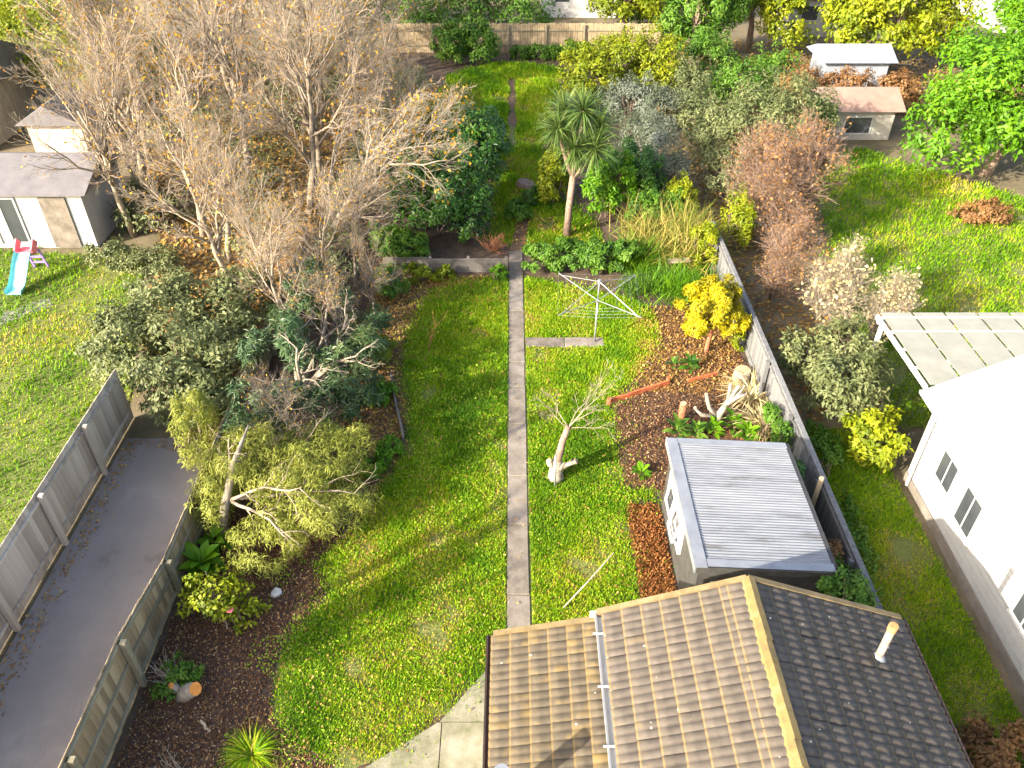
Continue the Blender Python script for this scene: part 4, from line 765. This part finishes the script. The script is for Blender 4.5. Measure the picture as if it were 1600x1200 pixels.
copy_tree(bs2, (11.4,28.8,0), 1, 1.05, 'pinkish bare shrub at the edge of the right lawn', 'twiggy shrubs'); copy_tree(bs2, (9.2,29.3,0), 4, .9, 'pinkish bare shrub close to the right fence line', 'twiggy shrubs')
copy_tree(bs2, (9.0,23.8,0), 3, .7, 'small brown twiggy shrub just outside the fence by the golden shrub', 'twiggy shrubs')
shrub('fence_shrub', 'olive bush outside the right fence below the olive tree', 'bush', (9.0,32,0), [(0,0,1,1,1.6,1.1),(.3,3,1.2,1.2,1.8,1.3),(-.2,6.5,1.2,1.2,2,1.3),(.3,10.5,1.3,1.4,2.2,1.5)], 9000, .18, .07, 'olive')
shrub('fence_shrub', 'green bushes along the boundary beneath the tall upper right trees', 'bush', (12,43,0), [(0,0,1.2,1.6,1.8,1.4),(-1,4,1.4,1.6,1.8,1.6),(2.4,2.5,1.2,1.6,1.6,1.4)], 8000, .22, .09, 'mid')
bits('fallen_leaves', [(7.8,17),(11,18),(12,25),(13,31),(14,37),(17,42),(30,42),(30,56),(8,56)], 14000, 30, .2, .12, 'fallen', 'brown leaf litter outside the right fence under shrubs', 'leaves', .01)
shrub('gold_bush', 'old gold bush just outside the right fence beyond the reeds', 'bush', (8.6,27.6,0), [(0,0,1.2,.6,1.3,1.2)], 3500, .15, .06, 'yg')
shrub('olive_tree', 'rounded grey olive tree right of the silvery shrubs', 'tree', (11.3,34.8,0), [(0,0,2.4,2.3,2,1.9),(1.6,.5,2.3,1.6,1.7,1.7),(-1.7,-.2,1.9,1.5,1.7,1.6),(-.6,-2,1.2,1.3,1,1.2)], 14000, .18, .07, 'olive', trunk=(2.4,.2))
shrub('broadleaf_tree', 'big round green tree at the right edge beside the lawn', 'tree', (21.5,34.5,0), [(0,0,3.6,3.6,3.2,3.2),(-2.6,-.8,2.4,1.9,1.9,2.2),(2.4,-2,2.8,2.5,2.2,2.6),(1,2,4,3,3,2.6)], 20000, .27, .13, 'bright', trunk=(4,.3))
shrub('red_bush', 'low reddish bush at the edge of the right lawn', 'bush', (19.2,29.8,0), [(0,0,.45,1.3,.7,.5)], 2200, .15, .07, 'brown')
shrub('yellow_green_tree', 'rounded lime green tree at upper right', 'tree', (22.5,50.5,0), [(0,0,3.2,3.4,3,2.8),(-2.4,0,2.6,2,2,2.2),(2.6,-.5,2.6,2,2,2.2)], 12000, .3, .15, 'yg', trunk=(3.4,.3))
shrub('tall_tree', 'dark green tree just right of the far garden corner', 'tree', (11.0,50.5,0), [(0,0,3.3,2.2,2.3,3),(1.8,1.2,4,2,2,3)], 12000, .28, .12, 'mid', trunk=(4,.25))
shrub('tall_tree', 'tall yellow green tree at top, right of the dark one', 'tree', (15.2,54,0), [(0,0,4,2.2,2.2,3.4),(1.6,-2,2.4,1.6,1.6,2.2)], 10000, .28, .13, 'yg', trunk=(4.5,.25))
shrub('tall_tree', 'olive green tree behind the rear fence corner', 'tree', (7.6,57.5,0), [(0,0,3,2.6,2.4,2.6)], 8000, .3, .13, 'yg', trunk=(3.5,.22))
shrub('russet_hedge', 'russet hedge between the small pink roofed shed and far houses', 'hedge', (17.8,43.5,0), [(-2.6,0,1,1.5,1,1.1),(0,0,1.1,1.5,1,1.1),(2.6,-.8,1,1.5,1,1.1),(5.4,-1.6,1,1.5,1,1.1)], 7000, .22, .1, 'brown')
shrub('garden_shrub', 'green shrub left of the pink roofed garden shed', 'shrub', (14.7,38.3,0), [(0,0,1.1,.9,1,1.1)], 3500, .2, .09, 'mid')
shrub('rust_bush', 'rusty brown bush at the bottom right outside the fence', 'bush', (9.1,7.2,0), [(0,0,.55,.85,1.0,.55),(.2,-1.2,.5,.8,.8,.5)], 4500, .12, .06, 'brown')
shrub('weed_patch', 'green low plants along the right fence outer side', 'bush', (8.3,13.0,0), [(0,0,.2,.4,1.6,.25),(.1,3,.3,.5,1,.4)], 2200, .12, .06, 'mid')
def hut(name, label, x0, x1, y0, y1, h, rise, wallm, roofm, wins=(), along='x', cat='house'):
    e = empty(name, ((x0+x1)/2,(y0+y1)/2,0), label, cat); b = MB(); xm, ym = (x0+x1)/2, (y0+y1)/2
    b.box(x0,x1,y0,y1,0,h).build('wall', M[wallm], e); b = MB(); o = .35
    if along == 'x': b.v = [(x0-o,y0-o,h),(x1+o,y0-o,h),(x1+o,y1+o,h),(x0-o,y1+o,h),(x0-o,ym,h+rise),(x1+o,ym,h+rise)]; b.f = [(0,1,5,4),(2,3,4,5),(0,4,3),(1,2,5),(3,2,1,0)]
    else: b.v = [(x0-o,y0-o,h),(x1+o,y0-o,h),(x1+o,y1+o,h),(x0-o,y1+o,h),(xm,y0-o,h+rise),(xm,y1+o,h+rise)]; b.f = [(3,0,4,5),(1,2,5,4),(0,1,4),(2,3,5),(3,2,1,0)]
    b.v = [(a,c,z+.004) for a,c,z in b.v]; b.build('roof', M[roofm], e)
    for a, c, z0, z1, mt in wins:
        f = MB(); t = .07
        for p, q, r_, s_ in ((a,c,z0,z0+t),(a,c,z1-t,z1),(a,a+t,z0+t,z1-t),(c-t,c,z0+t,z1-t)): f.box(p,q,y0-.05,y0-.004,r_,s_)
        wv = f.build('window', M['white'], e); MB().box(a+t,c-t,y0-.03,y0-.006,z0+t,z1-t).build('pane', M[mt], wv)
    return e
hut('garden_shed', 'small pink roofed garden shed at the end of the right lawn', 15.3,18.6,38.6,41,1.5,.7,'cream','roofpink',((16.2,17.6,.3,1.2,'glass'),), cat='shed')
hut('far_house', 'far house with pale grey roof at the top right corner', 33,44,58,68,2.8,1.8,'cream','bluewhite',((34,35.5,1,2.2,'glass'),(37,38.5,1,2.2,'glass'),(40,41.5,1,2.2,'glass')))
hut('far_house', 'far house with pale blue roof among the upper right trees', 18.5,23.5,57,62,2.4,1.4,'cream','bluewhite',((19.2,20.4,1,2,'glass'),(21.4,22.6,1,2,'glass')))
hut('far_shed', 'low pale blue shed roof behind the russet hedge', 17.5,21,46,48.5,1.6,.6,'bluewhite','bluewhite', cat='shed')
hut('far_house', 'pale far house with grey roof beyond the rear fence', 2.2,7.5,62,70,2.6,1.6,'white','cream',((3,4.2,1,2.1,'glass'),(5.4,6.6,1,2.1,'glass')))
shrub('tall_tree', 'pale green tree behind the rear fence left of the pale house', 'tree', (-2.2,60,0), [(0,0,2.6,3,2,2.4),(-4,0,2.6,2.6,2,2.4)], 8000, .3, .13, 'olive', trunk=(3.2,.25))
shrub('rear_bushes', 'green bushes filling the plot just beyond the rear fence', 'bushes', (0,57,0), [(-6,0,1.4,2,1.5,1.6),(-2.5,1,1.3,2,1.5,1.5),(1,0,1.3,2,1.4,1.5),(9.5,2,1.6,2.2,2,1.8),(13,4,1.8,2.5,2,2),(-10,3,1.6,2.5,2,2),(5,8.5,1.3,3,1.4,1.5)], 14000, .28, .12, 'mid', stems=8)
shrub('far_trees', 'line of green trees far beyond the houses', 'trees', (6,84,0), [(x,rdd.uniform(-3,3),3.5,5.5,4,4) for x in range(-62,66,9)], 26000, .5, .26, 'mid', stems=15)
shrub('broadleaf_tree', 'green tree behind the pink roofed shed, right of the lime one', 'tree', (29,46,0), [(0,0,3,3,2.6,2.8)], 8000, .3, .15, 'bright', trunk=(3.2,.25))
# ------------------------------------------------------------------ neighbours, left
gr = hut('white_garage', 'white garage with dark roof on the left lawn', -25,-16,27.6,31,2.3,.8,'white','roofdark',((-20.3,-19.6,.2,2.1,'glass'),(-19.2,-18.5,.2,2.1,'glass'),(-22.6,-21.2,.2,2.1,'glass')), cat='garage')
MB().box(-17.6,-16.6,27.54,27.597,.05,2.1).build('door', M['concrete'], gr)
hut('dark_house', 'dark roofed house at the far left edge', -32,-25,37,44,2.6,1.6,'oldfence','roofdark',((-28,-26.5,1,2.1,'bluewhite'),))
hut('small_hut', 'small grey roofed hut behind the white garage', -22.5,-20,36.5,38.8,1.6,.9,'oldfence','roofdark', along='y', cat='shed')
shrub('yellow_green_tree', 'large yellow green tree at the upper left', 'tree', (-21.5,43,0), [(0,0,3.6,3,2.6,3),(-3.4,1,3.2,2.6,2.4,2.6),(2.4,-1,2.6,2,2,2.3),(.5,-2,1.8,2,1.4,1.6)], 17000, .27, .1, 'yg', trunk=(4,.3))
shrub('yellow_green_tree', 'yellow green tree at the left edge behind the dark house', 'tree', (-31,50,0), [(0,0,3.4,4,3,3)], 9000, .3, .12, 'yg', trunk=(3.6,.3))
shrub('low_bush', 'olive bush along the right side wall of the garage', 'bush', (-14.9,29.3,0), [(0,0,.9,.7,1.2,1.0)], 3000, .16, .07, 'olive')
shrub('low_bush', 'green bush at the right corner of the white garage', 'bush', (-14.8,26.0,0), [(0,0,.6,.9,.7,.6),(1.8,-.6,.6,1.2,.8,.6)], 3600, .15, .06, 'olive')
toy = empty('toy_slide', (-17.4,25.3,0), 'pink, purple and teal plastic toy slide on the left lawn', 'toy slide')
for x in (-17.75,-17.25): MB().bar((x,26.1,0),(x,25.9,.95),.06,.06).build('ladder_rail', M['purple'], toy)
for z in (.25,.5,.75): MB().bar((-17.75,26.1-.2*z,z),(-17.25,26.1-.2*z,z),.05,.05).build('step', M['purple'], toy)
MB().box(-17.8,-17.2,25.45,25.9,.9,.96).build('platform', M['pink'], toy)
b = MB(); pr = [(25.45,.96),(25.1,.75),(24.7,.4),(24.35,.15),(24.0,.1)]
for y, z in pr: b.v += [(-17.8,y,z+.14),(-17.76,y,z),(-17.24,y,z),(-17.2,y,z+.14)]
b.f = [(4*i+j,4*i+j+1,4*i+j+5,4*i+j+4) for i in range(4) for j in range(3)]; b.build('chute', M['teal'], toy)
for x in (-17.8,-17.2): MB().bar((x,25.5,.96),(x,25.85,1.25),.05,.3).build('side_guard', M['pink'], toy)

# trees on the neighbour's lawn left of the frame, whose long shadows cross the garden
shrub('slender_tree', 'slender leafy tree left of the picture, shading the near lawn', 'tree', (-13.5,4.0,0), [(0,0,5.6,.34,.34,1.9)], 9000, .2, .12, 'mid', trunk=(6.5,.16), group='slender trees left of the driveway')
shrub('slender_tree', 'slender leafy tree left of the picture, shading the middle lawn', 'tree', (-13.5,10.2,0), [(0,0,5.6,.45,.45,1.7)], 9000, .2, .12, 'mid', trunk=(6.3,.16), group='slender trees left of the driveway')
for lb, y, h in (('bare pole like trunk left of the picture, nearer one', 4.9, 7.6), ('bare pole like trunk left of the picture, farther one', 7.6, 8.2)):
    baretree('bare_tree', lb, (-13.5,y,0), h, .24, 'bark', (0,0,1), 2, 'slender trees left of the driveway', nch=(6,3), gn=.03, start=.75, ratio=.15)
